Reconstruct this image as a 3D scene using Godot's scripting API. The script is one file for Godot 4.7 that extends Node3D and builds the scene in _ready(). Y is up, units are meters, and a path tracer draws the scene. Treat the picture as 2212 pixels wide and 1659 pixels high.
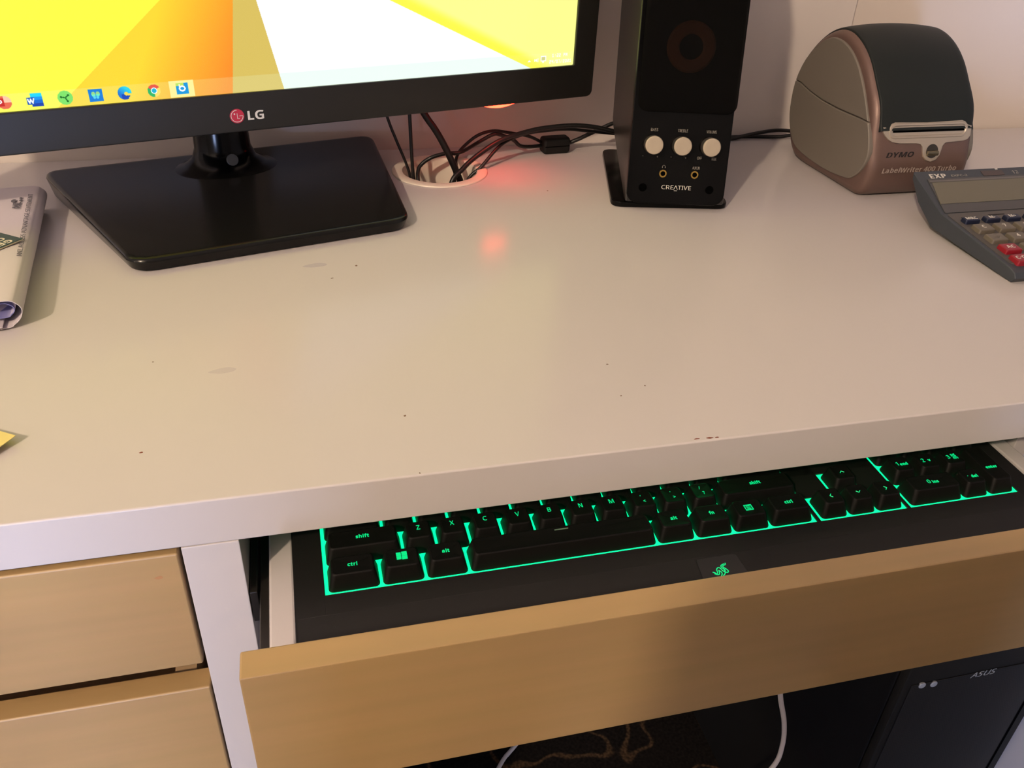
extends Node3D

const PX := 0.0            # where the photographer stands
const LIFT := 0.74          # height of the desk top above the floor; everything is laid out from the desk top
var FLOOR := -LIFT
var taken := {}
var mats := {}


# ---------------------------------------------------------------- mesh building
class Shape:
	var p := PackedVector3Array()
	var uv := PackedVector2Array()
	var xf := Transform3D()
	var mark := 0

	func begin() -> void:
		mark = p.size()

	func done() -> void:
		var vol := 0.0
		var c := Vector3.ZERO
		for i in range(mark, p.size()):
			c += p[i]
		c /= maxf(1.0, p.size() - mark)
		for i in range(mark, p.size(), 3):
			vol += (p[i] - c).dot((p[i + 1] - c).cross(p[i + 2] - c))
		if vol < 0.0:
			for i in range(mark, p.size(), 3):
				var t := p[i + 1]
				p[i + 1] = p[i + 2]
				p[i + 2] = t
				var u := uv[i + 1]
				uv[i + 1] = uv[i + 2]
				uv[i + 2] = u

	func tri(a: Vector3, b: Vector3, c: Vector3, ua := Vector2.ZERO, ub := Vector2.ZERO, uc := Vector2.ZERO) -> void:
		p.append(xf * a)
		p.append(xf * b)
		p.append(xf * c)
		uv.append(ua)
		uv.append(ub)
		uv.append(uc)

	func quad(a: Vector3, b: Vector3, c: Vector3, d: Vector3) -> void:
		tri(a, b, c)
		tri(a, c, d)

	func quad_uv(a: Vector3, b: Vector3, c: Vector3, d: Vector3, u0 := Vector2(0, 1), u1 := Vector2(1, 1), u2 := Vector2(1, 0), u3 := Vector2(0, 0)) -> void:
		tri(a, b, c, u0, u1, u2)
		tri(a, c, d, u0, u2, u3)

	func cap(ring: PackedVector3Array, flip: bool) -> void:
		var n := Vector3.ZERO
		var c := Vector3.ZERO
		for i in ring.size():
			n += ring[i].cross(ring[(i + 1) % ring.size()])
			c += ring[i]
		c /= ring.size()
		if n.length() < 1e-16:
			return
		n = n.normalized()
		var t := n.cross(Vector3.UP if absf(n.y) < 0.9 else Vector3.RIGHT).normalized()
		var b := n.cross(t)
		var flat := PackedVector2Array()
		for v in ring:
			flat.append(Vector2((v - c).dot(t), (v - c).dot(b)) * 100.0)
		var idx := Geometry2D.triangulate_polygon(flat)
		if idx.is_empty():
			for i in ring.size():
				if flip: tri(c, ring[(i + 1) % ring.size()], ring[i])
				else: tri(c, ring[i], ring[(i + 1) % ring.size()])
			return
		for i in range(0, idx.size(), 3):
			var a0 := ring[idx[i]]
			var a1 := ring[idx[i + 1]]
			var a2 := ring[idx[i + 2]]
			if ((a1 - a0).cross(a2 - a0).dot(n) < 0.0) != flip:
				tri(a0, a2, a1)
			else:
				tri(a0, a1, a2)

	func loft(rings: Array, caps := true, closed := true) -> void:
		begin()
		for k in rings.size() - 1:
			var a: PackedVector3Array = rings[k]
			var b: PackedVector3Array = rings[k + 1]
			var n := a.size()
			for i in (n if closed else n - 1):
				var j := (i + 1) % n
				quad(a[i], a[j], b[j], b[i])
		if caps:
			cap(rings[0], true)
			cap(rings[-1], false)
			done()

	static func area(poly: PackedVector2Array) -> float:
		var s := 0.0
		for i in poly.size():
			s += poly[i].cross(poly[(i + 1) % poly.size()])
		return s

	static func inset(poly: PackedVector2Array, b: float) -> PackedVector2Array:
		var out := PackedVector2Array()
		var sgn := signf(area(poly))
		var n := poly.size()
		for i in n:
			var e1 := (poly[i] - poly[(i + n - 1) % n]).normalized()
			var e2 := (poly[(i + 1) % n] - poly[i]).normalized()
			var n1 := Vector2(e1.y, -e1.x) * sgn
			var n2 := Vector2(e2.y, -e2.x) * sgn
			out.append(poly[i] - (n1 + n2) * b / maxf(0.35, 1.0 + n1.dot(n2)))
		return out

	# polygon in x,z drawn up along y, edges rounded by b
	func prism(poly: PackedVector2Array, y0: float, y1: float, b := 0.0, segs := 2, both := true) -> void:
		var rings := []
		if b > 0.0 and both:
			for s in segs + 1:
				var a := PI / 2 * s / segs
				rings.append(up(inset(poly, b * (1.0 - sin(a))), y0 + b * (1.0 - cos(a))))
		else:
			rings.append(up(poly, y0))
		if b > 0.0:
			for s in segs + 1:
				var a := PI / 2 * s / segs
				rings.append(up(inset(poly, b * (1.0 - cos(a))), y1 - b * (1.0 - sin(a))))
		else:
			rings.append(up(poly, y1))
		loft(rings)

	static func up(poly: PackedVector2Array, y: float) -> PackedVector3Array:
		var r := PackedVector3Array()
		for q in poly:
			r.append(Vector3(q.x, y, q.y))
		return r

	static func rrect(w: float, d: float, r: float, segs := 5, c := Vector2.ZERO) -> PackedVector2Array:
		var o := PackedVector2Array()
		if r <= 0.0:
			return PackedVector2Array([c + Vector2(-w, -d) / 2, c + Vector2(w, -d) / 2, c + Vector2(w, d) / 2, c + Vector2(-w, d) / 2])
		for q in 4:
			var cc: Vector2 = c + [Vector2(w / 2 - r, d / 2 - r), Vector2(-w / 2 + r, d / 2 - r), Vector2(-w / 2 + r, -d / 2 + r), Vector2(w / 2 - r, -d / 2 + r)][q]
			for s in segs + 1:
				var a := PI / 2 * (q + float(s) / segs)
				o.append(cc + Vector2(cos(a), sin(a)) * r)
		return o

	static func rounded(poly: PackedVector2Array, r: float, segs := 5) -> PackedVector2Array:
		var o := PackedVector2Array()
		var n := poly.size()
		for i in n:
			var v := poly[i]
			var a := (poly[(i + n - 1) % n] - v)
			var b := (poly[(i + 1) % n] - v)
			var k := minf(r, minf(a.length(), b.length()) * 0.45)
			var p0 := v + a.normalized() * k
			var p1 := v + b.normalized() * k
			for s in segs + 1:
				var t := float(s) / segs
				o.append(p0.lerp(v, t).lerp(v.lerp(p1, t), t))
		return o

	static func disc(r: float, n := 24, c := Vector2.ZERO) -> PackedVector2Array:
		var o := PackedVector2Array()
		for i in n:
			o.append(c + Vector2(cos(TAU * i / n), sin(TAU * i / n)) * r)
		return o

	func box(lo: Vector3, hi: Vector3, b := 0.001, segs := 2) -> void:
		prism(rrect(hi.x - lo.x, hi.z - lo.z, b, segs, Vector2(lo.x + hi.x, lo.z + hi.z) / 2), lo.y, hi.y, b, segs)

	func lathe(prof: PackedVector2Array, n := 32) -> void:
		var rings := []
		for q in prof:
			rings.append(up(disc(maxf(q.x, 1e-5), n), q.y))
		loft(rings)

	func tube(path: PackedVector3Array, r: float, n := 10, steps := 6, r_end := -1.0) -> void:
		var pts := path if steps <= 1 else Shape.smooth(path, steps)
		var rings := []
		var nrm := Vector3.ZERO
		for i in pts.size():
			var t := (pts[mini(i + 1, pts.size() - 1)] - pts[maxi(i - 1, 0)]).normalized()
			if nrm == Vector3.ZERO:
				nrm = t.cross(Vector3.UP if absf(t.y) < 0.9 else Vector3.RIGHT).normalized()
			nrm = (nrm - t * nrm.dot(t)).normalized()
			var bn := t.cross(nrm)
			var rr := r if r_end < 0.0 else lerpf(r, r_end, float(i) / (pts.size() - 1))
			var ring := PackedVector3Array()
			for k in n:
				var a := TAU * k / n
				ring.append(pts[i] + (nrm * cos(a) + bn * sin(a)) * rr)
			rings.append(ring)
		loft(rings)

	static func smooth(c: PackedVector3Array, steps: int) -> PackedVector3Array:
		var o := PackedVector3Array()
		for i in c.size() - 1:
			var a := c[maxi(i - 1, 0)]
			var d := c[mini(i + 2, c.size() - 1)]
			for s in steps:
				o.append(c[i].cubic_interpolate(c[i + 1], a, d, float(s) / steps))
		o.append(c[-1])
		return o

	static func smooth2(c: PackedVector2Array, steps: int, closed := true) -> PackedVector2Array:
		var o := PackedVector2Array()
		var n := c.size()
		for i in (n if closed else n - 1):
			var a := c[(i + n - 1) % n] if closed else c[maxi(i - 1, 0)]
			var b := c[(i + 1) % n]
			var d := c[(i + 2) % n] if closed else c[mini(i + 2, n - 1)]
			for s in steps:
				o.append(c[i].cubic_interpolate(b, a, d, float(s) / steps))
		if not closed:
			o.append(c[-1])
		return o

	func mesh(angle := 40.0) -> ArrayMesh:
		var n := p.size()
		var fn := PackedVector3Array()
		for i in range(0, n, 3):
			fn.append((p[i + 1] - p[i]).cross(p[i + 2] - p[i]))
		var at := {}
		for i in n:
			var k := Vector3i((p[i] * 50000.0).round())
			if at.has(k): at[k].append(i / 3)
			else: at[k] = [i / 3]
		var lim := cos(deg_to_rad(angle))
		var pos := PackedVector3Array()
		var nor := PackedVector3Array()
		var tex := PackedVector2Array()
		for f in n / 3:
			var me := fn[f]
			if me.length_squared() < 1e-24:
				continue
			var mu := me.normalized()
			for c in [0, 2, 1]:
				var i: int = f * 3 + c
				var s := Vector3.ZERO
				for g in at[Vector3i((p[i] * 50000.0).round())]:
					var o: Vector3 = fn[g]
					if o.normalized().dot(mu) > lim:
						s += o
				pos.append(p[i])
				nor.append(s.normalized() if s.length_squared() > 0.0 else mu)
				tex.append(uv[i])
		var arr := []
		arr.resize(Mesh.ARRAY_MAX)
		arr[Mesh.ARRAY_VERTEX] = pos
		arr[Mesh.ARRAY_NORMAL] = nor
		arr[Mesh.ARRAY_TEX_UV] = tex
		var m := ArrayMesh.new()
		m.add_surface_from_arrays(Mesh.PRIMITIVE_TRIANGLES, arr)
		return m


# ---------------------------------------------------------------- naming
func numbered(called: String) -> String:
	if not taken.has(called):
		taken[called] = 0
		return called
	taken[called] += 1
	return "%s_%03d" % [called, taken[called]]


func thing(called: String, label: String, category: String, at := Vector3.ZERO, turn := 0.0, group := "") -> Node3D:
	var o := Node3D.new()
	o.name = numbered(called)
	add_child(o)
	o.position = at
	o.rotation.y = turn
	tag(o, label, category, group)
	return o


func tag(o: Node3D, label: String, category: String, group := "") -> void:
	o.set_meta("label", label)
	o.set_meta("category", category)
	if group: o.set_meta("group", group)


func obj(called: String, s: Shape, m: Material, parent: Node3D = self, angle := 40.0) -> MeshInstance3D:
	return put(called, s.mesh(angle), m, parent)


func put(called: String, me: Mesh, m: Material, parent: Node3D = self) -> MeshInstance3D:
	var o := MeshInstance3D.new()
	o.name = numbered(called) if parent == self else called
	o.mesh = me
	o.material_override = m
	o.cast_shadow = GeometryInstance3D.SHADOW_CASTING_SETTING_ON
	parent.add_child(o, true)
	return o


func struct(called: String, s: Shape, m: Material, label := "", category := "") -> MeshInstance3D:
	var o := obj(called, s, m)
	o.set_meta("kind", "structure")
	if label: tag(o, label, category)
	return o


func mat(called: String, c: Color, rough := 0.6, metal := 0.0, spec := 0.5) -> StandardMaterial3D:
	if mats.has(called):
		return mats[called]
	var m := StandardMaterial3D.new()
	m.resource_name = called
	m.albedo_color = c
	m.roughness = rough
	m.metallic = metal
	m.metallic_specular = spec
	mats[called] = m
	return m


func glow(called: String, c: Color, energy: float) -> StandardMaterial3D:
	var m := mat(called, Color(0.02, 0.02, 0.02), 0.5)
	m.emission_enabled = true
	m.emission = c
	m.emission_energy_multiplier = energy
	return m


func rgb8(r: float, g: float, b: float) -> Color:
	return Color(r / 255.0, g / 255.0, b / 255.0)


var fonts := {}
func lettering(called: String, text: String, cap: float, m: Material, parent: Node3D, xf: Transform3D, width := 0.0, bold := false, slant := 0.0, depth := 0.0002) -> MeshInstance3D:
	var key := "b" if bold else "r"
	if not fonts.has(key):
		var f := SystemFont.new()
		f.font_names = PackedStringArray(["Droid Sans"])
		if bold: f.font_weight = 700
		fonts[key] = f
	var t := TextMesh.new()
	t.font = fonts[key]
	t.text = text
	t.font_size = 32
	t.pixel_size = cap / (0.714 * 32.0)
	t.depth = depth
	t.curve_step = 1.5
	t.horizontal_alignment = HORIZONTAL_ALIGNMENT_CENTER
	t.vertical_alignment = VERTICAL_ALIGNMENT_CENTER
	var o := put(called, t, m, parent)
	var b := Basis.IDENTITY
	var bb := t.get_aabb()
	if width > 0.0 and bb.size.x > 0.0:
		b.x *= width / bb.size.x
	if slant != 0.0:
		b.y += b.x * slant
	o.transform = xf * Transform3D(b, -(b * (bb.position + bb.size / 2)))
	return o


# a frame lying on a surface: x right, y "up" of the writing, z out of the surface
func face(at: Vector3, right: Vector3, upward: Vector3) -> Transform3D:
	var r := right.normalized()
	var n := r.cross(upward).normalized()
	return Transform3D(Basis(r, n.cross(r), n), at)


func V(x: float, y: float, z: float) -> Vector3:
	return Vector3(x, y, z)


# ---------------------------------------------------------------- textures
func noise_tex(freq: float, kind := FastNoiseLite.TYPE_SIMPLEX_SMOOTH, seed_ := 1, oct := 4) -> FastNoiseLite:
	var n := FastNoiseLite.new()
	n.noise_type = kind
	n.seed = seed_
	n.frequency = freq
	n.fractal_octaves = oct
	return n


func picture(im: Image) -> ImageTexture:
	return ImageTexture.create_from_image(im)


func birch(called: String, base: Color, seed_: int) -> StandardMaterial3D:
	var m := mat(called, Color.WHITE, 0.38, 0.0, 0.5)
	var im := Image.create(512, 512, false, Image.FORMAT_RGB8)
	var a := noise_tex(0.02, FastNoiseLite.TYPE_SIMPLEX_SMOOTH, seed_, 4)
	var b := noise_tex(0.004, FastNoiseLite.TYPE_SIMPLEX_SMOOTH, seed_ + 5, 3)
	for y in 512:
		for x in 512:
			# seamless enough: grain runs along x
			var g := a.get_noise_2d(x * 0.12, y * 3.0)
			var w := b.get_noise_2d(x * 0.9, y * 1.6)
			var k := 1.0 + 0.032 * g + 0.05 * w
			im.set_pixel(x, y, Color(base.r * k, base.g * (k - 0.012 * g), base.b * (k - 0.03 * w)))
	m.albedo_texture = picture(im)
	m.uv1_triplanar = true
	m.uv1_scale = Vector3(2.2, 2.2, 2.2)
	return m


func rug_material() -> StandardMaterial3D:
	var m := mat("rug pile", Color.WHITE, 0.95, 0.0, 0.2)
	var im := Image.create(512, 512, false, Image.FORMAT_RGB8)
	var n := noise_tex(0.012, FastNoiseLite.TYPE_SIMPLEX_SMOOTH, 9, 2)
	var f := noise_tex(0.25, FastNoiseLite.TYPE_SIMPLEX_SMOOTH, 3, 2)
	for y in 512:
		for x in 512:
			var v := n.get_noise_2d(x, y)
			var band := smoothstep(0.10, 0.03, absf(v - 0.12))
			var c := Color(0.10, 0.085, 0.075).lerp(Color(0.30, 0.23, 0.165), band)
			c = c * (0.8 + 0.5 * f.get_noise_2d(x, y))
			im.set_pixel(x, y, c)
	m.albedo_texture = picture(im)
	m.uv1_triplanar = true
	m.uv1_scale = Vector3(1.6, 1.6, 1.6)
	return m


func dot_text(im: Image, text: String, x: int, y: int, c: Color) -> void:
	var font := {
		"0": [7, 5, 5, 5, 7], "1": [2, 6, 2, 2, 7], "2": [7, 1, 7, 4, 7], "3": [7, 1, 7, 1, 7], "4": [5, 5, 7, 1, 1], "5": [7, 4, 7, 1, 7], "6": [7, 4, 7, 5, 7], "7": [7, 1, 1, 2, 2],
		"8": [7, 5, 7, 5, 7], "9": [7, 5, 7, 1, 7], ":": [0, 2, 0, 2, 0], "/": [1, 1, 2, 4, 4], "P": [7, 5, 7, 4, 4], "M": [5, 7, 7, 5, 5], " ": [0, 0, 0, 0, 0],
	}
	for ch in text:
		var g: Array = font[ch]
		for r in 5:
			for k in 3:
				if g[r] & (4 >> k):
					im.fill_rect(Rect2i(x + k * 2, y + r * 2, 2, 2), c)
		x += 8


# signed side of a point against the line a-b
func side(q: Vector2, a: Vector2, b: Vector2) -> float:
	return (b - a).cross(q - a)


func screen_picture() -> ImageTexture:
	# the desktop picture in metres from the lower right corner of the glass: u to the left is negative, v is up
	var w := 2048
	var h := 1152
	var im := Image.create(w, h, false, Image.FORMAT_RGB8)
	var sw := 0.6205
	var sh := 0.349
	for y in h:
		var v := (1.0 - (y + 0.5) / h) * sh
		var left_edge := -0.3135 + (v - 0.0) * 0.135
		var white_edge := -0.2730 - v * 0.2175
		var gold := -0.0455 - v * 2.165
		for x in w:
			var u := ((x + 0.5) / w - 1.0) * sw
			var c: Color
			if u < left_edge:
				var t := (left_edge - u) - 0.05 + v * 0.25
				var d := u + 0.4225 - (v - 0.0125) * 1.19      # the pale diagonal across the yellow
				if d < 0.0:
					c = Color(1.0, 0.995, 0.27)
				else:
					var k := clampf((u - (left_edge - 0.075 + v * 0.35)) / 0.07, 0.0, 1.0)
					c = Color(1.0, 0.86, 0.20).lerp(Color(1.0, 0.56, 0.16), k)
			elif u < white_edge:
				c = Color(0.86, 0.76, 0.38)
			elif u < gold:
				c = Color(1.0, 1.0, 1.0)
			else:
				var k := clampf((u - gold) / 0.03, 0.0, 1.0)
				c = Color(1.0, 0.98, 0.30).lerp(Color(1.0, 1.0, 0.58), smoothstep(0.3, 1.0, k))
			if v < 0.0122:
				c = c.lerp(Color(0.92, 0.95, 0.80), 0.22 if u < white_edge else 0.12)
				if u > white_edge and u < gold:
					c = Color(0.94, 1.0, 0.97)
			im.set_pixel(x, y, c)
	var px := func(u: float, v: float) -> Vector2: return Vector2((u / sw + 1.0) * w, (1.0 - v / sh) * h)
	# running programs along the task bar
	var a0: Vector2 = px.call(-0.3595, 0.0122)
	var a1: Vector2 = px.call(-0.3415, 0.0)
	im.fill_rect(Rect2i(int(a0.x), int(a0.y), int(a1.x - a0.x), int(a1.y - a0.y)), Color(1.0, 0.96, 0.62))
	var R := 15.0
	for k in 7:
		var c: Vector2 = px.call([-0.4700, -0.4506, -0.4312, -0.4109, -0.3914, -0.3707, -0.3505][k], 0.0066)
		for j in range(-20, 21):
			for i in range(-20, 21):
				var q := Vector2(i, j) / R
				var col := Color(0, 0, 0, 0)
				if k == 0:      # red pie with a white letter on a square
					if q.length() < 1.0: col = Color(0.93, 0.42, 0.30) if q.y > 0.0 or q.x < 0.0 else Color(1.0, 0.80, 0.66)
					if Rect2(-1.25, -0.6, 1.2, 1.2).has_point(q): col = Color(0.80, 0.16, 0.12)
					if Rect2(-0.95, -0.4, 0.18, 0.8).has_point(q) or absf((q - Vector2(-0.6, -0.15)).length() - 0.22) < 0.09: col = Color.WHITE
				elif k == 1:    # blue sheet in four bands with a W on a square
					if Rect2(-0.55, -1.0, 1.6, 2.0).has_point(q): col = [Color(0.1, 0.85, 1.0), Color(0.05, 0.6, 0.95), Color(0.05, 0.42, 0.85), Color(0.03, 0.25, 0.7)][clampi(int((q.y + 1.0) * 2.0), 0, 3)]
					if Rect2(-1.15, -0.45, 1.05, 1.1).has_point(q): col = Color(0.08, 0.33, 0.72)
					var s := q - Vector2(-0.62, 0.1)
					var wv := [Vector2(-0.42, -0.34), Vector2(-0.22, 0.34), Vector2(0.0, -0.30), Vector2(0.22, 0.34), Vector2(0.42, -0.34)]
					for e in 4:
						if s.distance_to(Geometry2D.get_closest_point_to_segment(s, wv[e], wv[e + 1])) < 0.095: col = Color.WHITE
				elif k == 2:    # green disc with a three armed mark
					if q.length() < 1.08: col = Color(0.50, 0.90, 0.42)
					for t in 3:
						var dirn := Vector2.from_angle([-0.65, PI + 0.25, 1.15][t])
						var along := q.dot(dirn)
						if along > 0.0 and along < 0.62 and absf(q.cross(dirn)) < 0.09: col = Color(0.05, 0.42, 0.12)
						if (q - dirn * 0.6).length() < 0.16: col = Color(0.05, 0.42, 0.12)
				elif k == 3:    # blue square with a pale butterfly
					if absf(q.x) < 1.05 and absf(q.y) < 1.0: col = Color(0.03, 0.50, 0.88)
					for t in [-1.0, 1.0]:
						if Vector2((q.x - 0.32 * t) / 0.30, (q.y + 0.12 + 0.15 * q.x * t) / 0.42).length() < 1.0: col = Color(0.45, 0.95, 0.75) if q.y > -0.2 else Color(0.60, 0.85, 0.55)
						if Vector2((q.x - 0.24 * t) / 0.2, (q.y - 0.3) / 0.24).length() < 1.0: col = Color(0.35, 0.85, 0.95)
				elif k == 4:    # blue wave
					if q.length() < 1.05:
						col = Color(0.08, 0.45, 0.85).lerp(Color(0.15, 0.85, 0.95), clampf(0.5 + q.x * 0.5 - q.y * 0.5, 0.0, 1.0))
						if q.y > 0.15 and q.x > -0.5: col = Color(0.04, 0.28, 0.74)
						if (q - Vector2(0.22, 0.12)).length() < 0.30: col = Color(0, 0, 0, 0)
						if q.x > 0.2 and q.y > 0.12 and q.y < 0.42 and q.x > 0.35: col = Color(0, 0, 0, 0)
						if q.x > 0.5 and q.y > 0.40 and q.length() > 0.9: col = Color(0, 0, 0, 0)
				elif k == 5:    # ring in three colours round a blue dot
					if q.length() < 1.0:
						var an := fposmod(q.angle() + PI * 5.0 / 6.0, TAU)
						col = [Color(0.92, 0.35, 0.28), Color(1.0, 0.90, 0.45), Color(0.18, 0.72, 0.40)][clampi(int(an / (TAU / 3.0)), 0, 2)]
						if q.length() < 0.5: col = Color.WHITE
						if q.length() < 0.36: col = Color(0.10, 0.72, 0.85)
				else:           # blue square with a white ring
					if absf(q.x) < 1.0 and absf(q.y) < 0.9: col = Color(0.05, 0.60, 0.88) if q.y > -0.45 or q.x > 0.3 else Color(0.75, 0.90, 0.40)
					if absf(Vector2(q.x, q.y * 1.1).length() - 0.42) < 0.13: col = Color.WHITE
					if Rect2(-0.5, -0.7, 0.2, 0.7).has_point(q): col = Color.WHITE
				if col.a > 0.0:
					im.set_pixel(clampi(int(c.x) + i, 0, w - 1), clampi(int(c.y) + j, 0, h - 1), col)
	# tray symbols and clock
	var wht := Color(1, 1, 1)
	var t0: Vector2 = px.call(-0.0475, 0.0072)
	for j in 6:
		im.fill_rect(Rect2i(int(t0.x) - j, int(t0.y) + j, j * 2 + 1, 1), wht)
	var t1: Vector2 = px.call(-0.0402, 0.0066)
	im.fill_rect(Rect2i(int(t1.x) - 6, int(t1.y) - 3, 4, 7), wht)
	for j in 6:
		im.fill_rect(Rect2i(int(t1.x) - 2 + j, int(t1.y) - j, 1, j * 2 + 1), wht)
	im.fill_rect(Rect2i(int(t1.x) + 6, int(t1.y) - 5, 2, 11), wht)
	var t2: Vector2 = px.call(-0.0325, 0.0070)
	im.fill_rect(Rect2i(int(t2.x) - 9, int(t2.y) - 9, 19, 16), wht)
	im.fill_rect(Rect2i(int(t2.x) - 6, int(t2.y) - 6, 13, 10), Color(0.85, 0.85, 0.55))
	im.fill_rect(Rect2i(int(t2.x) - 3, int(t2.y) + 7, 6, 4), wht)
	var t3: Vector2 = px.call(-0.0232, 0.0112)
	dot_text(im, "1:22 PM", int(t3.x), int(t3.y), wht)
	t3 = px.call(-0.0258, 0.0056)
	dot_text(im, "24/07/2021", int(t3.x), int(t3.y), wht)
	return picture(im)


func blue_print() -> StandardMaterial3D:
	var m := mat("printed inside of the letter", Color.WHITE, 0.7)
	var im := Image.create(128, 128, false, Image.FORMAT_RGB8)
	for y in 128:
		for x in 128:
			var c := Color(0.50, 0.50, 0.72)
			if (x + y / 2) % 64 < 22: c = Color(0.92, 0.88, 0.92)
			elif (x + y / 3) % 64 > 46: c = Color(0.20, 0.25, 0.52)
			im.set_pixel(x, y, c)
	m.albedo_texture = picture(im)
	m.uv1_triplanar = true
	m.uv1_scale = Vector3(14, 14, 14)
	return m


# ---------------------------------------------------------------- scene
func _ready() -> void:
	camera_and_light()
	materials()
	room()
	desk()
	monitor()
	speaker()
	label_printer()
	calculator()
	keyboard()
	papers()
	cables()
	computer()
	photographer()
	for c in get_children():
		if c is Node3D:
			c.position.y += LIFT


func camera_and_light() -> void:
	var cam := Camera3D.new()
	cam.name = "camera"
	add_child(cam)
	var yaw := -0.26423
	var pitch := -0.57098
	var roll := 0.04725
	cam.transform = Transform3D(Basis(Vector3.UP, yaw) * Basis(Vector3.RIGHT, pitch) * Basis(Vector3.BACK, roll), V(0.0471, 0.2761, 0.3396))
	cam.fov = rad_to_deg(2.0 * atan(1659.0 / 2.0 / 1836.17))
	cam.near = 0.02
	cam.far = 30.0
	cam.current = true

	var we := WorldEnvironment.new()
	we.name = "environment"
	var env := Environment.new()
	env.background_mode = Environment.BG_SKY
	var sky := Sky.new()
	var sm := ProceduralSkyMaterial.new()
	sm.sky_top_color = Color(0.30, 0.42, 0.68)
	sm.sky_horizon_color = Color(0.55, 0.64, 0.82)
	sm.ground_bottom_color = Color(0.12, 0.12, 0.13)
	sm.ground_horizon_color = Color(0.40, 0.44, 0.52)
	sm.sky_energy_multiplier = 1.2
	sky.sky_material = sm
	env.sky = sky
	env.tonemap_mode = Environment.TONE_MAPPER_LINEAR
	env.tonemap_exposure = 1.0
	env.sdfgi_enabled = true
	env.ssao_enabled = true
	env.ssil_enabled = true
	we.environment = env
	add_child(we)

	# cool light at the unseen low window, set under desk height for the fronts
	var day := AreaLight3D.new()
	day.name = "low_window_light"
	day.area_size = Vector2(0.40, 0.60)
	day.light_color = Color(0.715, 0.80, 1.0)
	day.light_energy = 6.0
	day.shadow_enabled = true
	day.light_size = 0.4
	add_child(day)
	day.position = V(-0.565, -0.32, 2.60)
	day.rotation.y = 0.0


func materials() -> void:
	mat("white laminate", rgb8(200, 194, 192), 0.20, 0.0, 0.30)
	mat("wall paint", rgb8(222, 212, 205), 0.85, 0.0, 0.3)
	mat("black gloss", Color(0.03, 0.03, 0.031), 0.16, 0.0, 0.28)
	mat("black satin", Color(0.06, 0.058, 0.056), 0.38, 0.0, 0.5)
	mat("black matte", Color(0.055, 0.052, 0.05), 0.6, 0.0, 0.4)
	mat("cable rubber", Color(0.05, 0.047, 0.045), 0.45, 0.0, 0.5)
	mat("white print", rgb8(205, 200, 190), 0.6)
	mat("grey print", rgb8(150, 145, 135), 0.6)
	mat("dark print", rgb8(95, 92, 98), 0.8)
	mat("brushed silver", rgb8(200, 190, 175), 0.35, 0.85, 0.5)
	mat("gold", rgb8(214, 176, 92), 0.25, 1.0)
	mat("hole black", Color(0.01, 0.01, 0.01), 0.9, 0.0, 0.1)
	birch("birch veneer", rgb8(170, 141, 98), 11)
	glow("key light", Color(0.02, 1.0, 0.58), 1.8)
	glow("key legend", Color(0.0, 1.0, 0.58), 0.85)


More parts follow.
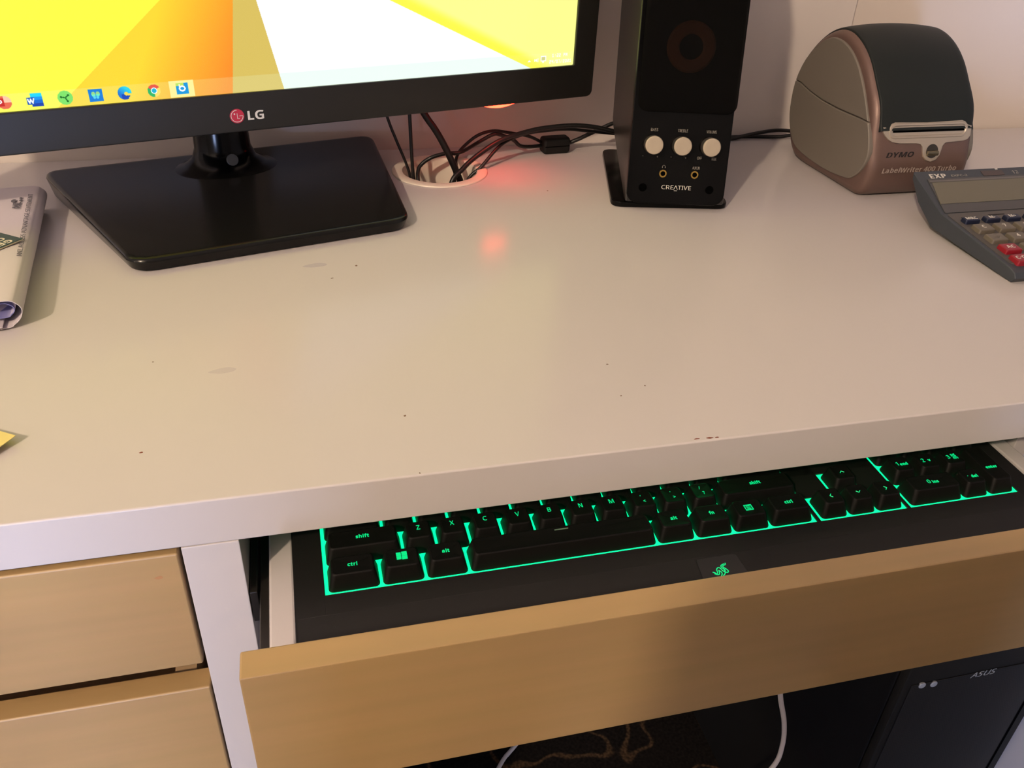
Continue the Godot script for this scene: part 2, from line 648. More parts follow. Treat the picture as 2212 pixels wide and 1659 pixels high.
func room() -> void:
	var wall: Material = mats["wall paint"]
	var s := Shape.new()
	s.box(V(-2.5, FLOOR, -0.654), V(0.648, 1.75, -0.534), 0.001)
	struct("wall_back", s, wall, "pale painted wall behind the desk", "wall")
	s = Shape.new()
	s.box(V(0.648, FLOOR, -0.66), V(2.2, 1.75, -0.5365), 0.0005)
	struct("wall_right_part", s, mat("wall paint warm", rgb8(220, 208, 197), 0.85, 0.0, 0.3), "warmer toned stretch of wall behind the label printer", "wall")
	var far := mat("far wall paint", rgb8(180, 180, 184), 0.85, 0.0, 0.3)
	s = Shape.new()
	s.box(V(-2.6, FLOOR, -0.66), V(-2.5, 1.75, 2.8), 0.0)
	struct("wall_left", s, far)
	s = Shape.new()
	s.box(V(2.2, FLOOR, -0.66), V(2.3, 1.75, 2.8), 0.0)
	struct("wall_right", s, far)
	s = Shape.new()
	s.box(V(-2.6, 1.75, -0.66), V(2.3, 1.85, 2.8), 0.0)
	struct("ceiling", s, wall)
	s = Shape.new()
	s.box(V(-2.6, FLOOR - 0.1, -0.66), V(2.3, FLOOR, 2.8), 0.0)
	struct("floor", s, mat("floor boards", rgb8(70, 56, 44), 0.6))
	# front wall; its low window opening is shaped to aim the cool light
	s = Shape.new()
	var x0 := -0.80
	var x1 := -0.33
	var y0 := -0.66
	var y1 := 0.02
	s.box(V(-2.6, FLOOR, 2.68), V(x0, 1.75, 2.8), 0.0)
	s.box(V(x1, FLOOR, 2.68), V(2.3, 1.75, 2.8), 0.0)
	s.box(V(x0, FLOOR, 2.68), V(x1, y0, 2.8), 0.0)
	s.box(V(x0, y1, 2.68), V(x1, 1.75, 2.8), 0.0)
	struct("wall_front", s, far)
	var f := Shape.new()
	var wood := mat("white window frame", rgb8(230, 230, 230), 0.4)
	for a in [[x0, x0 + 0.04, y0, y1], [x1 - 0.04, x1, y0, y1], [x0, x1, y0, y0 + 0.04], [x0, x1, y1 - 0.04, y1], [x0, x1, -0.34, -0.31]]:
		f.box(V(a[0], a[2], 2.70), V(a[1], a[3], 2.76), 0.002)
	var win := struct("window_1", f, wood, "unseen low window behind the viewer, shaped to send cool light below the desk top", "window")
	var g := Shape.new()
	g.box(V(x0 + 0.03, y0 + 0.03, 2.728), V(x1 - 0.03, y1 - 0.03, 2.732), 0.0)
	var glass := mat("window glass", Color(1, 1, 1, 0.08), 0.02)
	glass.transparency = BaseMaterial3D.TRANSPARENCY_ALPHA
	obj("pane", g, glass, win)
	# rug under the desk
	s = Shape.new()
	s.box(V(-0.9, FLOOR, -0.45), V(1.3, FLOOR + 0.012, 1.6), 0.003)
	var rug := obj("rug", s, rug_material())
	tag(rug, "dark brown rug with a tan scroll pattern under the desk", "rug")
	# the room's lamp
	var at := V(-1.35, 1.56, 1.62)
	var lamp := thing("ceiling_lamp", "round frosted glass ceiling lamp hanging behind the viewer", "lamp", V(at.x, 1.75, at.z))
	s = Shape.new()
	s.lathe(PackedVector2Array([Vector2(0.0, -0.075), Vector2(0.050, -0.070), Vector2(0.06, -0.004), Vector2(0.06, -0.001)]), 24)
	obj("ceiling_plate", s, wood, lamp)
	s = Shape.new()
	var prof := PackedVector2Array()
	for i in 17:
		var a := -PI / 2 + PI * i / 16.0
		prof.append(Vector2(cos(a), sin(a)) * 0.13 + Vector2(0, -0.19))
	s.lathe(prof, 28)
	obj("globe", s, glow("lamp globe", Color(1.0, 0.88, 0.74), 3.0), lamp)
	var bulb := OmniLight3D.new()
	bulb.name = "lamp_light"
	bulb.light_color = Color(1.0, 0.902, 0.785)
	bulb.light_energy = 4.6
	bulb.light_size = 0.05
	bulb.omni_range = 12.0
	bulb.omni_attenuation = 2.0
	bulb.shadow_enabled = true
	add_child(bulb)
	bulb.position = at


func desk() -> void:
	var white: Material = mats["white laminate"]
	var wood: Material = mats["birch veneer"]
	var t := thing("desk", "white laminate desk with birch drawer fronts", "desk", V(0, FLOOR, 0))
	var lift := Transform3D(Basis(), V(0, LIFT, 0))
	# top: a slab with a round cable hole
	var hole := Vector2(0.1805, -0.4595)
	var r := 0.042
	var T := 0.0283
	var x0 := -0.42
	var x1 := 1.05
	var z0 := -0.5335
	var z1 := 0.0
	var b := 0.0012
	var s := Shape.new()
	s.xf = lift
	var n := 40
	var half := 0.06
	for k in n:
		var a0 := TAU * k / n
		var a1 := TAU * (k + 1) / n
		var c0 := hole + Vector2(cos(a0), sin(a0)) * r
		var c1 := hole + Vector2(cos(a1), sin(a1)) * r
		var d0 := hole + Vector2(cos(a0), sin(a0)) * half / maxf(absf(cos(a0)), absf(sin(a0)))
		var d1 := hole + Vector2(cos(a1), sin(a1)) * half / maxf(absf(cos(a1)), absf(sin(a1)))
		s.quad(V(c0.x, 0, c0.y), V(c1.x, 0, c1.y), V(d1.x, 0, d1.y), V(d0.x, 0, d0.y))
		s.quad(V(c0.x, -T, c0.y), V(d0.x, -T, d0.y), V(d1.x, -T, d1.y), V(c1.x, -T, c1.y))
		s.quad(V(c0.x, 0, c0.y), V(c0.x, -T, c0.y), V(c1.x, -T, c1.y), V(c1.x, 0, c1.y))
	# faces round the hole patch
	var hx0 := hole.x - half
	var hx1 := hole.x + half
	var hz0 := hole.y - half
	var hz1 := hole.y + half
	for y in [0.0, -T]:
		for q in [[x0 + b, hx0, z0 + b, z1 - b], [hx1, x1 - b, z0 + b, z1 - b], [hx0, hx1, z0 + b, hz0], [hx0, hx1, hz1, z1 - b]]:
			var A := V(q[0], y, q[2])
			var B := V(q[0], y, q[3])
			var C := V(q[1], y, q[3])
			var D := V(q[1], y, q[2])
			if y == 0.0: s.quad(A, B, C, D)
			else: s.quad(A, D, C, B)
	# rounded rim
	var outline := Shape.rrect(x1 - x0, z1 - z0, 0.0, 1, Vector2(x0 + x1, z0 + z1) / 2)
	var rings := []
	for k in 4:
		var a := PI / 2 * k / 3.0
		rings.append(Shape.up(Shape.inset(outline, b * (1.0 - sin(a))), -T + b * (1.0 - cos(a))))
	for k in 4:
		var a := PI / 2 * k / 3.0
		rings.append(Shape.up(Shape.inset(outline, b * (1.0 - cos(a))), -b * (1.0 - sin(a))))
	for k in rings.size() - 1:
		for i in 4:
			var j := (i + 1) % 4
			s.quad(rings[k][j], rings[k][i], rings[k + 1][i], rings[k + 1][j])
	obj("desktop", s, white, t, 60.0)
	# grommet
	s = Shape.new()
	s.xf = lift * Transform3D(Basis(), V(hole.x, 0, hole.y))
	rings = []
	for q in [[0.0355, -0.030], [0.0355, -0.001], [0.0365, 0.0012], [0.039, 0.0020], [0.0445, 0.0020], [0.0462, 0.0012], [0.0466, 0.0002], [0.042, 0.0002], [0.042, -0.030], [0.0355, -0.030]]:
		rings.append(Shape.up(Shape.disc(q[0], 48), q[1]))
	s.begin()
	s.loft(rings, false)
	s.done()
	obj("cable_grommet", s, mat("grommet plastic", rgb8(228, 214, 198), 0.4), t)
	# cable shelf below the hole
	s = Shape.new()
	s.xf = lift
	s.box(V(0.06, -0.066, -0.53), V(0.34, -0.058, -0.38), 0.001)
	s.box(V(0.06, -0.058, -0.53), V(0.34, -0.0285, -0.52), 0.001)
	s.box(V(0.186, -0.058, -0.52), V(0.190, -0.040, -0.40), 0.001)
	obj("cable_shelf", s, white, t)
	# upright panels
	for q in [[-0.0281, 0.0, 0.0], [-0.40, -0.3719, 0.0], [0.672, 0.700, 0.0], [1.0, 1.03, 0.0]]:
		s = Shape.new()
		s.xf = lift
		s.box(V(q[0], FLOOR + 0.0122, -0.50), V(q[1], -T - 0.0002, q[2]), 0.0008)
		obj("side_panel", s, white, t)
	s = Shape.new()
	s.xf = lift
	s.box(V(0.506, -0.13, -0.45), V(0.518, -T - 0.0002, -0.03), 0.0008)
	obj("hanger_panel", s, white, t)
	s = Shape.new()
	s.xf = lift
	s.box(V(-0.372, FLOOR + 0.0122, -0.50), V(-0.0281, -T - 0.001, -0.49), 0.0)
	s.box(V(-0.372, FLOOR + 0.0122, -0.49), V(-0.0281, FLOOR + 0.04, -0.02), 0.0)
	obj("back_panel", s, white, t)
	# drawers of the pedestal
	var ys := [[-0.0318, -0.1147, 0.0], [-0.1344, -0.236, 0.0], [-0.256, -0.45, 0.0], [-0.470, -0.69, 0.0]]
	for q in ys:
		s = Shape.new()
		s.xf = lift
		s.box(V(-0.3695, q[1], q[2] - 0.0145), V(-0.0300 if q[0] > -0.05 else -0.0292, q[0], q[2]), 0.0012, 3)
		var fr := obj("drawer_front", s, wood, t)
		s = Shape.new()
		s.xf = lift
		var zb: float = q[2] - 0.0147
		s.box(V(-0.36, q[1] + 0.012, -0.45), V(-0.348, q[0] - 0.012, zb), 0.0)
		s.box(V(-0.052, q[1] + 0.012, -0.45), V(-0.040, q[0] - 0.012, zb), 0.0)
		s.box(V(-0.36, q[1] + 0.008, -0.45), V(-0.04, q[1] + 0.012, zb), 0.0)
		obj("drawer_box", s, mat("drawer inside", rgb8(190, 160, 125), 0.6), fr)
	# knot in the veneer of the top drawer
	s = Shape.new()
	s.xf = lift * Transform3D(Basis(Vector3.RIGHT, PI / 2), V(-0.0415, -0.0462, 0.00002))
	s.prism(Shape.smooth2(PackedVector2Array([Vector2(-0.002, 0.0), Vector2(0, 0.0011), Vector2(0.0021, 0.0003), Vector2(0.001, -0.0012)]), 4), 0.0, 0.00006)
	obj("knot", s, mat("wood knot", rgb8(176, 128, 84), 0.5), t)
	# keyboard drawer, pulled out
	s = Shape.new()
	s.xf = lift
	s.box(V(0.0014, -0.1183, 0.068), V(0.5160, -0.0323, 0.0834), 0.0009, 2)
	var kf := obj("keyboard_drawer", s, wood, t)
	for q in [[0.0112, 0.0240], [0.4885, 0.5010]]:
		s = Shape.new()
		s.xf = lift
		s.box(V(q[0], -0.105, -0.33), V(q[1], -0.0585, 0.0678), 0.0012)
		obj("drawer_side", s, white, kf)
	s = Shape.new()
	s.xf = lift
	s.box(V(0.0240, -0.092, -0.33), V(0.4885, -0.0815, 0.0678), 0.0)
	obj("drawer_bottom", s, mat("drawer base", rgb8(60, 56, 52), 0.7), kf)
	for q in [[0.0004, 0.0106], [0.5016, 0.5055]]:
		s = Shape.new()
		s.xf = lift
		s.box(V(q[0], -0.088, -0.36), V(q[0] * 0.6 + q[1] * 0.4, -0.066, 0.0), 0.0006)
		s.box(V(q[0] * 0.5 + q[1] * 0.5, -0.086, -0.33), V(q[1], -0.068, 0.060), 0.0006)
		obj("drawer_slide", s, mat("slide steel", rgb8(70, 66, 62), 0.35, 0.8), kf)
	# chips and marks
	var chip := mat("chipped edge", rgb8(120, 62, 44), 0.8)
	var grey := mat("grime", rgb8(110, 84, 66), 0.8)
	var marks := [[0.2473, -0.0026, 0.0017, 0.0004, 0], [0.2546, -0.0021, 0.0026, 0.0006, 0], [0.2590, -0.0018, 0.0013, 0.0004, 0], [0.0635, -0.2374, 0.0012, 0.0006, 1], [0.0825, -0.2562, 0.0010, 0.0012, 1], [-0.0499, -0.1377, 0.0006, 0.0004, 1],
		[0.0921, -0.0539, 0.0008, 0.0008, 1], [0.2239, -0.0870, 0.0008, 0.0006, 1], [0.2203, -0.0513, 0.0006, 0.0004, 1], [0.2384, -0.0593, 0.0005, 0.0005, 1], [-0.0463, -0.0452, 0.0010, 0.0007, 0], [0.2711, -0.3938, 0.0007, 0.0008, 1], [0.0927, -0.0015, 0.0004, 0.0005, 1]]
	var rng := RandomNumberGenerator.new()
	rng.seed = 5
	for q in marks:
		s = Shape.new()
		s.xf = lift * Transform3D(Basis(), V(q[0], 0, q[1]))
		var poly := PackedVector2Array()
		for k in 8:
			var a := TAU * k / 8.0
			poly.append(Vector2(cos(a) * q[2], sin(a) * q[3]) * rng.randf_range(0.6, 1.2))
		s.prism(poly, 0.0, 0.00012)
		obj("chip" if q[4] == 0 else "speck", s, chip if q[4] == 0 else grey, t)
	for q in [[-0.009, -0.1208, 0.008], [0.052, -0.262, 0.009]]:
		s = Shape.new()
		s.xf = lift * Transform3D(Basis(), V(q[0], 0, q[1]))
		s.prism(Shape.smooth2(PackedVector2Array([Vector2(-1, 0.1), Vector2(-0.3, 0.42), Vector2(0.7, 0.3), Vector2(1, -0.1), Vector2(0.2, -0.38)]), 4), 0.0, 0.00008)
		for i in s.p.size():
			var o := V(q[0], LIFT, q[1])
			s.p[i] = Vector3(o.x + (s.p[i].x - o.x) * q[2], s.p[i].y, o.z + (s.p[i].z - o.z) * q[2])
		obj("ink_smudge", s, mat("faint ink", rgb8(190, 183, 188), 0.25), t)


func monitor() -> void:
	var gloss: Material = mats["black gloss"]
	var satin: Material = mats["black satin"]
	var yaw := deg_to_rad(14.8)
	var t := thing("monitor", "large black monitor showing a yellow and white desktop picture", "monitor", V(0.0068, 0, -0.3716), yaw)
	var y0 := 0.0692
	var H := 0.40
	var W := 0.666
	var c := Vector2(0, y0 + H / 2)
	# bezel: a frame round the glass
	var outer := Shape.rrect(W, H, 0.006, 5, c)
	var inner := Shape.rrect(0.621, 0.350, 0.0012, 5, Vector2(0.0, y0 + 0.0300 + 0.175))
	var ring := func(poly: PackedVector2Array, z: float) -> PackedVector3Array:
		var r := PackedVector3Array()
		for q in poly:
			r.append(V(q.x, q.y, z))
		return r
	var s := Shape.new()
	s.begin()
	s.loft([ring.call(outer, -0.016), ring.call(outer, -0.0015), ring.call(Shape.inset(outer, 0.0005), -0.0004), ring.call(Shape.inset(outer, 0.0015), 0.0), ring.call(Shape.inset(inner, -0.0012), 0.0), ring.call(inner, -0.0008), ring.call(inner, -0.0040), ring.call(inner, -0.016), ring.call(outer, -0.016)], false)
	s.done()
	obj("bezel", s, mat("bezel black", Color(0.085, 0.08, 0.072), 0.42, 0.0, 0.5), t)
	s = Shape.new()
	var sx := 0.3105
	s.quad_uv(V(-sx, y0 + 0.030, -0.003), V(sx, y0 + 0.030, -0.003), V(sx, y0 + 0.380, -0.003), V(-sx, y0 + 0.380, -0.003))
	var scr := mat("lit screen", Color(0.02, 0.02, 0.02), 0.25)
	scr.emission_enabled = true
	scr.emission = Color.BLACK
	scr.emission_texture = screen_picture()
	scr.emission_energy_multiplier = 1.02
	obj("screen", s, scr, t)
	# back cover
	s = Shape.new()
	s.loft([ring.call(Shape.inset(outer, 0.001), -0.0162), ring.call(Shape.inset(outer, 0.004), -0.024), ring.call(Shape.rrect(0.48, 0.26, 0.02, 5, c), -0.040), ring.call(Shape.rrect(0.44, 0.22, 0.02, 5, c), -0.046)])
	obj("back_cover", s, satin, t)
	# stand
	var base := Shape.rounded(PackedVector2Array([Vector2(-0.1075, 0.0855), Vector2(0.1075, 0.0855), Vector2(0.150, -0.117), Vector2(-0.150, -0.117)]), 0.017, 6)
	s = Shape.new()
	var top := func(k: float, drop: float) -> PackedVector3Array:
		var r := PackedVector3Array()
		for q in Shape.inset(base, k):
			r.append(V(q.x, 0.0115 + (0.0855 - q.y) * 0.040 - drop, q.y))
		return r
	var bot := Shape.inset(base, 0.003)
	s.loft([Shape.up(Shape.inset(base, 0.006), 0.0), Shape.up(bot, 0.0015), top.call(0.0, 0.0030), top.call(0.0006, 0.0012), top.call(0.0020, 0.0003), top.call(0.0045, 0.0)])
	obj("stand_base", s, mat("stand black", Color(0.082, 0.081, 0.08), 0.2, 0.0, 0.32), t)
	s = Shape.new()
	var rings := []
	for q in [[0.050, 0.036, 0.0172, -0.083], [0.036, 0.028, 0.0195, -0.083], [0.028, 0.022, 0.025, -0.084], [0.0245, 0.0185, 0.034, -0.085], [0.0235, 0.0175, 0.060, -0.086], [0.0235, 0.0175, 0.16, -0.088]]:
		var rr := PackedVector3Array()
		for k in 36:
			var a := TAU * k / 36.0
			rr.append(V(-0.002 + cos(a) * q[0], q[2] if k >= 0 else 0.0, q[3] + sin(a) * q[1]))
		rings.append(rr)
	s.loft(rings)
	s.box(V(-0.03, 0.15, -0.105), V(0.03, 0.24, -0.044), 0.004)
	obj("stand_neck", s, gloss, t, 50.0)
	s = Shape.new()
	s.xf = Transform3D(Basis(Vector3.RIGHT, PI / 2 - 0.35), V(0.0005, 0.0275, -0.0625))
	s.prism(Shape.disc(0.0052, 20), -0.004, 0.0012, 0.0006)
	obj("release_button", s, mat("button grey", rgb8(70, 72, 74), 0.25), t)
	# maker's mark
	var lx := -0.003
	var ly := y0 + 0.0130
	s = Shape.new()
	s.xf = Transform3D(Basis(Vector3.RIGHT, PI / 2), V(lx, ly, 0.0))
	s.prism(Shape.disc(0.0056, 36), 0.0, 0.00025)
	var badge := obj("logo_badge", s, mat("badge red", rgb8(176, 38, 62), 0.4), t)
	s = Shape.new()
	var pw := func(pts: Array, w: float) -> void:
		var path := PackedVector3Array()
		for q in pts:
			path.append(V(lx + q[0], ly + q[1], 0.00028))
		s.tube(path, w, 6, 1)
	var arc := []
	for k in 29:
		var a := deg_to_rad(88.0 + 272.0 * k / 28.0)
		arc.append([cos(a) * 0.0046, sin(a) * 0.0046])
	arc.append([0.0018, 0.0])
	pw.call(arc, 0.00027)
	pw.call([[0.0002, 0.0022], [0.0002, -0.0020], [0.0018, -0.0020]], 0.00027)
	s.xf = Transform3D(Basis(Vector3.RIGHT, PI / 2), V(lx - 0.0019, ly + 0.0018, 0.0003))
	s.prism(Shape.disc(0.00065, 12), 0.0, 0.0002)
	obj("logo_lines", s, mats["white print"], badge)
	lettering("logo_lettering", "LG", 0.0070, mats["white print"], t, face(V(lx + 0.0147, ly - 0.0004, 0.0001), Vector3.RIGHT, Vector3.UP), 0.0128, true)
	# power light bulging from the lower edge
	s = Shape.new()
	var px := 0.2325
	var seg := PackedVector2Array()
	for k in 17:
		var f := k / 16.0 * 2.0 - 1.0
		seg.append(Vector2(px + f * 0.0158, y0 + 0.0004 - 0.0026 * (1.0 - f * f)))
	s.begin()
	s.loft([ring.call(seg, -0.006), ring.call(seg, -0.0012), ring.call(Shape.inset(seg, 0.0004), -0.0006)])
	obj("power_light", s, glow("power light red", Color(1.0, 0.13, 0.07), 34.0), t)
	var red := SpotLight3D.new()
	red.name = "power_light_glow"
	red.light_color = Color(1.0, 0.20, 0.18)
	red.light_energy = 0.0027
	red.spot_range = 3.0
	red.spot_attenuation = 2.0
	red.spot_angle = 62.0
	red.spot_angle_attenuation = 1.0
	red.light_size = 0.004
	red.shadow_enabled = true
	add_child(red)
	red.position = t.transform * V(px, y0 - 0.006, -0.012)
	red.basis = Basis.looking_at(V(0.35, -1.0, -0.05).normalized(), V(0, 0, -1))


func speaker() -> void:
	var gloss: Material = mats["black gloss"]
	var tau := 0.221
	var at := V(0.327, 0, -0.3393)
	var yaw := -0.2477
	var t := thing("speaker", "tall black desktop speaker with three silver knobs", "speaker", at, yaw)
	var FP := Transform3D(Basis(Vector3.RIGHT, V(0, cos(tau), -sin(tau)), V(0, sin(tau), cos(tau))), V(0, 0.006, 0))
	# foot plate
	var inv := t.transform.affine_inverse()
	var poly := PackedVector2Array()
	for q in [[0.3165, -0.3455], [0.4222, -0.3245], [0.4480, -0.470], [0.3590, -0.4960]]:
		var w := inv * V(q[0], 0, q[1])
		poly.append(Vector2(w.x, w.z))
	var s := Shape.new()
	s.prism(Shape.rounded(poly, 0.012, 5), 0.0, 0.0052, 0.0012, 2)
	obj("foot_plate", s, gloss, t)
	s = Shape.new()
	s.box(V(0.030, 0.005, -0.13), V(0.058, 0.045, -0.05), 0.004)
	obj("stem", s, gloss, t)
	# leaning cabinet: side outline in depth, height
	var prof := PackedVector2Array([Vector2(0.0, 0.0075), Vector2(0.0535, 0.2455), Vector2(0.060, 0.2525), Vector2(0.070, 0.2545), Vector2(0.187, 0.2360), Vector2(0.1980, 0.2200), Vector2(0.1565, 0.038), Vector2(0.150, 0.0335), Vector2(0.1192, 0.0266), Vector2(0.010, 0.0062)])
	s = Shape.new()
	# the outline lies in the local y,z plane and is drawn out along x
	s.xf = Transform3D(Basis(V(0, 0, -1), V(1, 0, 0), V(0, 1, 0)), Vector3.ZERO)
	s.prism(prof, 0.0, 0.088, 0.0018, 2)
	obj("cabinet", s, mat("speaker cabinet", Color(0.10, 0.092, 0.085), 0.33, 0.0, 0.6), t)
	# shiny front panel with rounded lower corners
	s = Shape.new()
	s.xf = FP * Transform3D(Basis(V(1, 0, 0), V(0, 0, 1), V(0, 1, 0)), Vector3.ZERO)
	var pan := PackedVector2Array()
	for q in Shape.rrect(0.0870, 0.33, 0.010, 6, Vector2(0.044, 0.165 + 0.0005)):
		pan.append(Vector2(q.x, minf(q.y, 0.2425)))
	s.prism(pan, -0.003, 0.0012, 0.0006, 2)
	obj("front_panel", s, gloss, t)
	# grille and driver
	s = Shape.new()
	s.xf = FP * Transform3D(Basis(V(1, 0, 0), V(0, 0, 1), V(0, 1, 0)), Vector3.ZERO)
	s.prism(Shape.rrect(0.0845, 0.160, 0.008, 5, Vector2(0.0465, 0.1585)), 0.0012, 0.0052, 0.0014, 2)
	var cloth := mat("grille cloth", Color(0.035, 0.032, 0.03, 0.86), 0.9, 0.0, 0.2)
	cloth.transparency = BaseMaterial3D.TRANSPARENCY_ALPHA
	obj("grille", s, cloth, t)
	s = Shape.new()
	s.xf = FP * Transform3D(Basis(V(1, 0, 0), V(0, 0, 1), V(0, 1, 0)), V(0.0446, 0.1312, 0.0))
	s.begin()
	s.loft([Shape.up(Shape.disc(0.0100, 32), 0.0013), Shape.up(Shape.disc(0.0115, 32), 0.0026), Shape.up(Shape.disc(0.0190, 32), 0.0030), Shape.up(Shape.disc(0.0207, 32), 0.0013)], false)
	s.done()
	obj("driver_cone", s, mat("driver amber", rgb8(150, 84, 44), 0.5), t)
	# knobs
	var ks := [[0.0205, "BASS", "-", "+"], [0.0452, "TREBLE", "-", "+"], [0.0702, "VOLUME", "OFF", "MAX"]]
	for q in ks:
		s = Shape.new()
		s.xf = FP * Transform3D(Basis(V(1, 0, 0), V(0, 0, 1), V(0, -1, 0)), V(q[0] - 0.0005, 0.0512, 0.0012))
		s.lathe(PackedVector2Array([Vector2(0.0080, 0.0), Vector2(0.0078, 0.0084)]), 36)
		var kn := obj("knob", s, mat("knob side", rgb8(92, 87, 82), 0.45, 0.6), t)
		s = Shape.new()
		s.xf = FP * Transform3D(Basis(V(1, 0, 0), V(0, 0, 1), V(0, -1, 0)), V(q[0] - 0.0005, 0.0512, 0.0096))
		s.lathe(PackedVector2Array([Vector2(0.0078, 0.0), Vector2(0.0078, 0.0005), Vector2(0.0074, 0.0010), Vector2(0.0068, 0.0011)]), 36)
		obj("knob_cap", s, mat("knob cap", rgb8(186, 174, 156), 0.5, 0.5), kn)
		var z := 0.0013
		lettering("lettering", q[1], 0.0015, mats["grey print"], t, FP * face(V(q[0] - 0.0002, 0.0636, z), Vector3.RIGHT, Vector3.UP), 0.0062 if q[1] == "BASS" else 0.0088, false, 0.0, 0.0001)
		lettering("lettering", q[2], 0.0013, mats["grey print"], t, FP * face(V(q[0] - 0.0083, 0.0412, z), Vector3.RIGHT, Vector3.UP), 0.0 if q[2] == "-" else 0.0040, false, 0.0, 0.0001)
		lettering("lettering", q[3], 0.0013, mats["grey print"], t, FP * face(V(q[0] + 0.0045, 0.0410, z), Vector3.RIGHT, Vector3.UP), 0.0 if q[3] == "+" else 0.0040, false, 0.0, 0.0001)
	# sockets
	for x in [0.0312, 0.0592]:
		s = Shape.new()
		s.xf = FP * Transform3D(Basis(V(1, 0, 0), V(0, 0, 1), V(0, -1, 0)), V(x, 0.0268, 0.0012))
		s.begin()
		s.loft([Shape.up(Shape.disc(0.0034, 24), 0.0), Shape.up(Shape.disc(0.0033, 24), 0.0005), Shape.up(Shape.disc(0.0021, 24), 0.0005), Shape.up(Shape.disc(0.0019, 24), -0.001)], false)
		s.done()
		var jk := obj("socket", s, mats["gold"], t)
		s = Shape.new()
		s.xf = FP * Transform3D(Basis(V(1, 0, 0), V(0, 0, 1), V(0, -1, 0)), V(x, 0.0268, 0.0012))
		s.prism(Shape.disc(0.0021, 20), -0.001, 0.0001)
		obj("socket_hole", s, mats["hole black"], jk)
	lettering("lettering", "AUX IN", 0.0013, mats["grey print"], t, FP * face(V(0.0598, 0.0327, 0.0013), Vector3.RIGHT, Vector3.UP), 0.0062, false, 0.0, 0.0001)
	s = Shape.new()
	var hp := PackedVector3Array()
	for k in 9:
		var a := PI * k / 8.0
		hp.append(FP * V(0.0315 + cos(a) * 0.0012, 0.0328 + sin(a) * 0.0012, 0.0013))
	s.tube(hp, 0.00013, 6, 1)
	for k in [-1, 1]:
		s.tube(PackedVector3Array([FP * V(0.0315 + k * 0.0012, 0.0329, 0.0013), FP * V(0.0315 + k * 0.0012, 0.0318, 0.0013)]), 0.0003, 6, 1)
	obj("headphone_mark", s, mats["grey print"], t)
	lettering("lettering", "CRE", 0.0033, mats["white print"], t, FP * face(V(0.0364, 0.0152, 0.0013), Vector3.RIGHT, Vector3.UP), 0.0106, false, 0.0, 0.0001)
	lettering("lettering", "TIVE", 0.0033, mats["white print"], t, FP * face(V(0.0515, 0.0152, 0.0013), Vector3.RIGHT, Vector3.UP), 0.0116, false, 0.0, 0.0001)
	s = Shape.new()
	for q in [[[0.0433, 0.0134], [0.0450, 0.0169]], [[0.0450, 0.0169], [0.0467, 0.0134]], [[0.0436, 0.0124], [0.0464, 0.0124]]]:
		s.tube(PackedVector3Array([FP * V(q[0][0] - 0.0012, q[0][1], 0.00132), FP * V(q[1][0] - 0.0012, q[1][1], 0.00132)]), 0.00026, 6, 1)
	obj("logo_peak", s, mats["white print"], t)
	for x in [0.0146, 0.0738]:
		s = Shape.new()
		s.xf = FP * Transform3D(Basis(V(1, 0, 0), V(0, 0, 1), V(0, -1, 0)), V(x, 0.0142, 0.0012))
		s.prism(Shape.disc(0.0036, 20), -0.002, 0.00012)
		obj("bolt_hole", s, mats["hole black"], t)


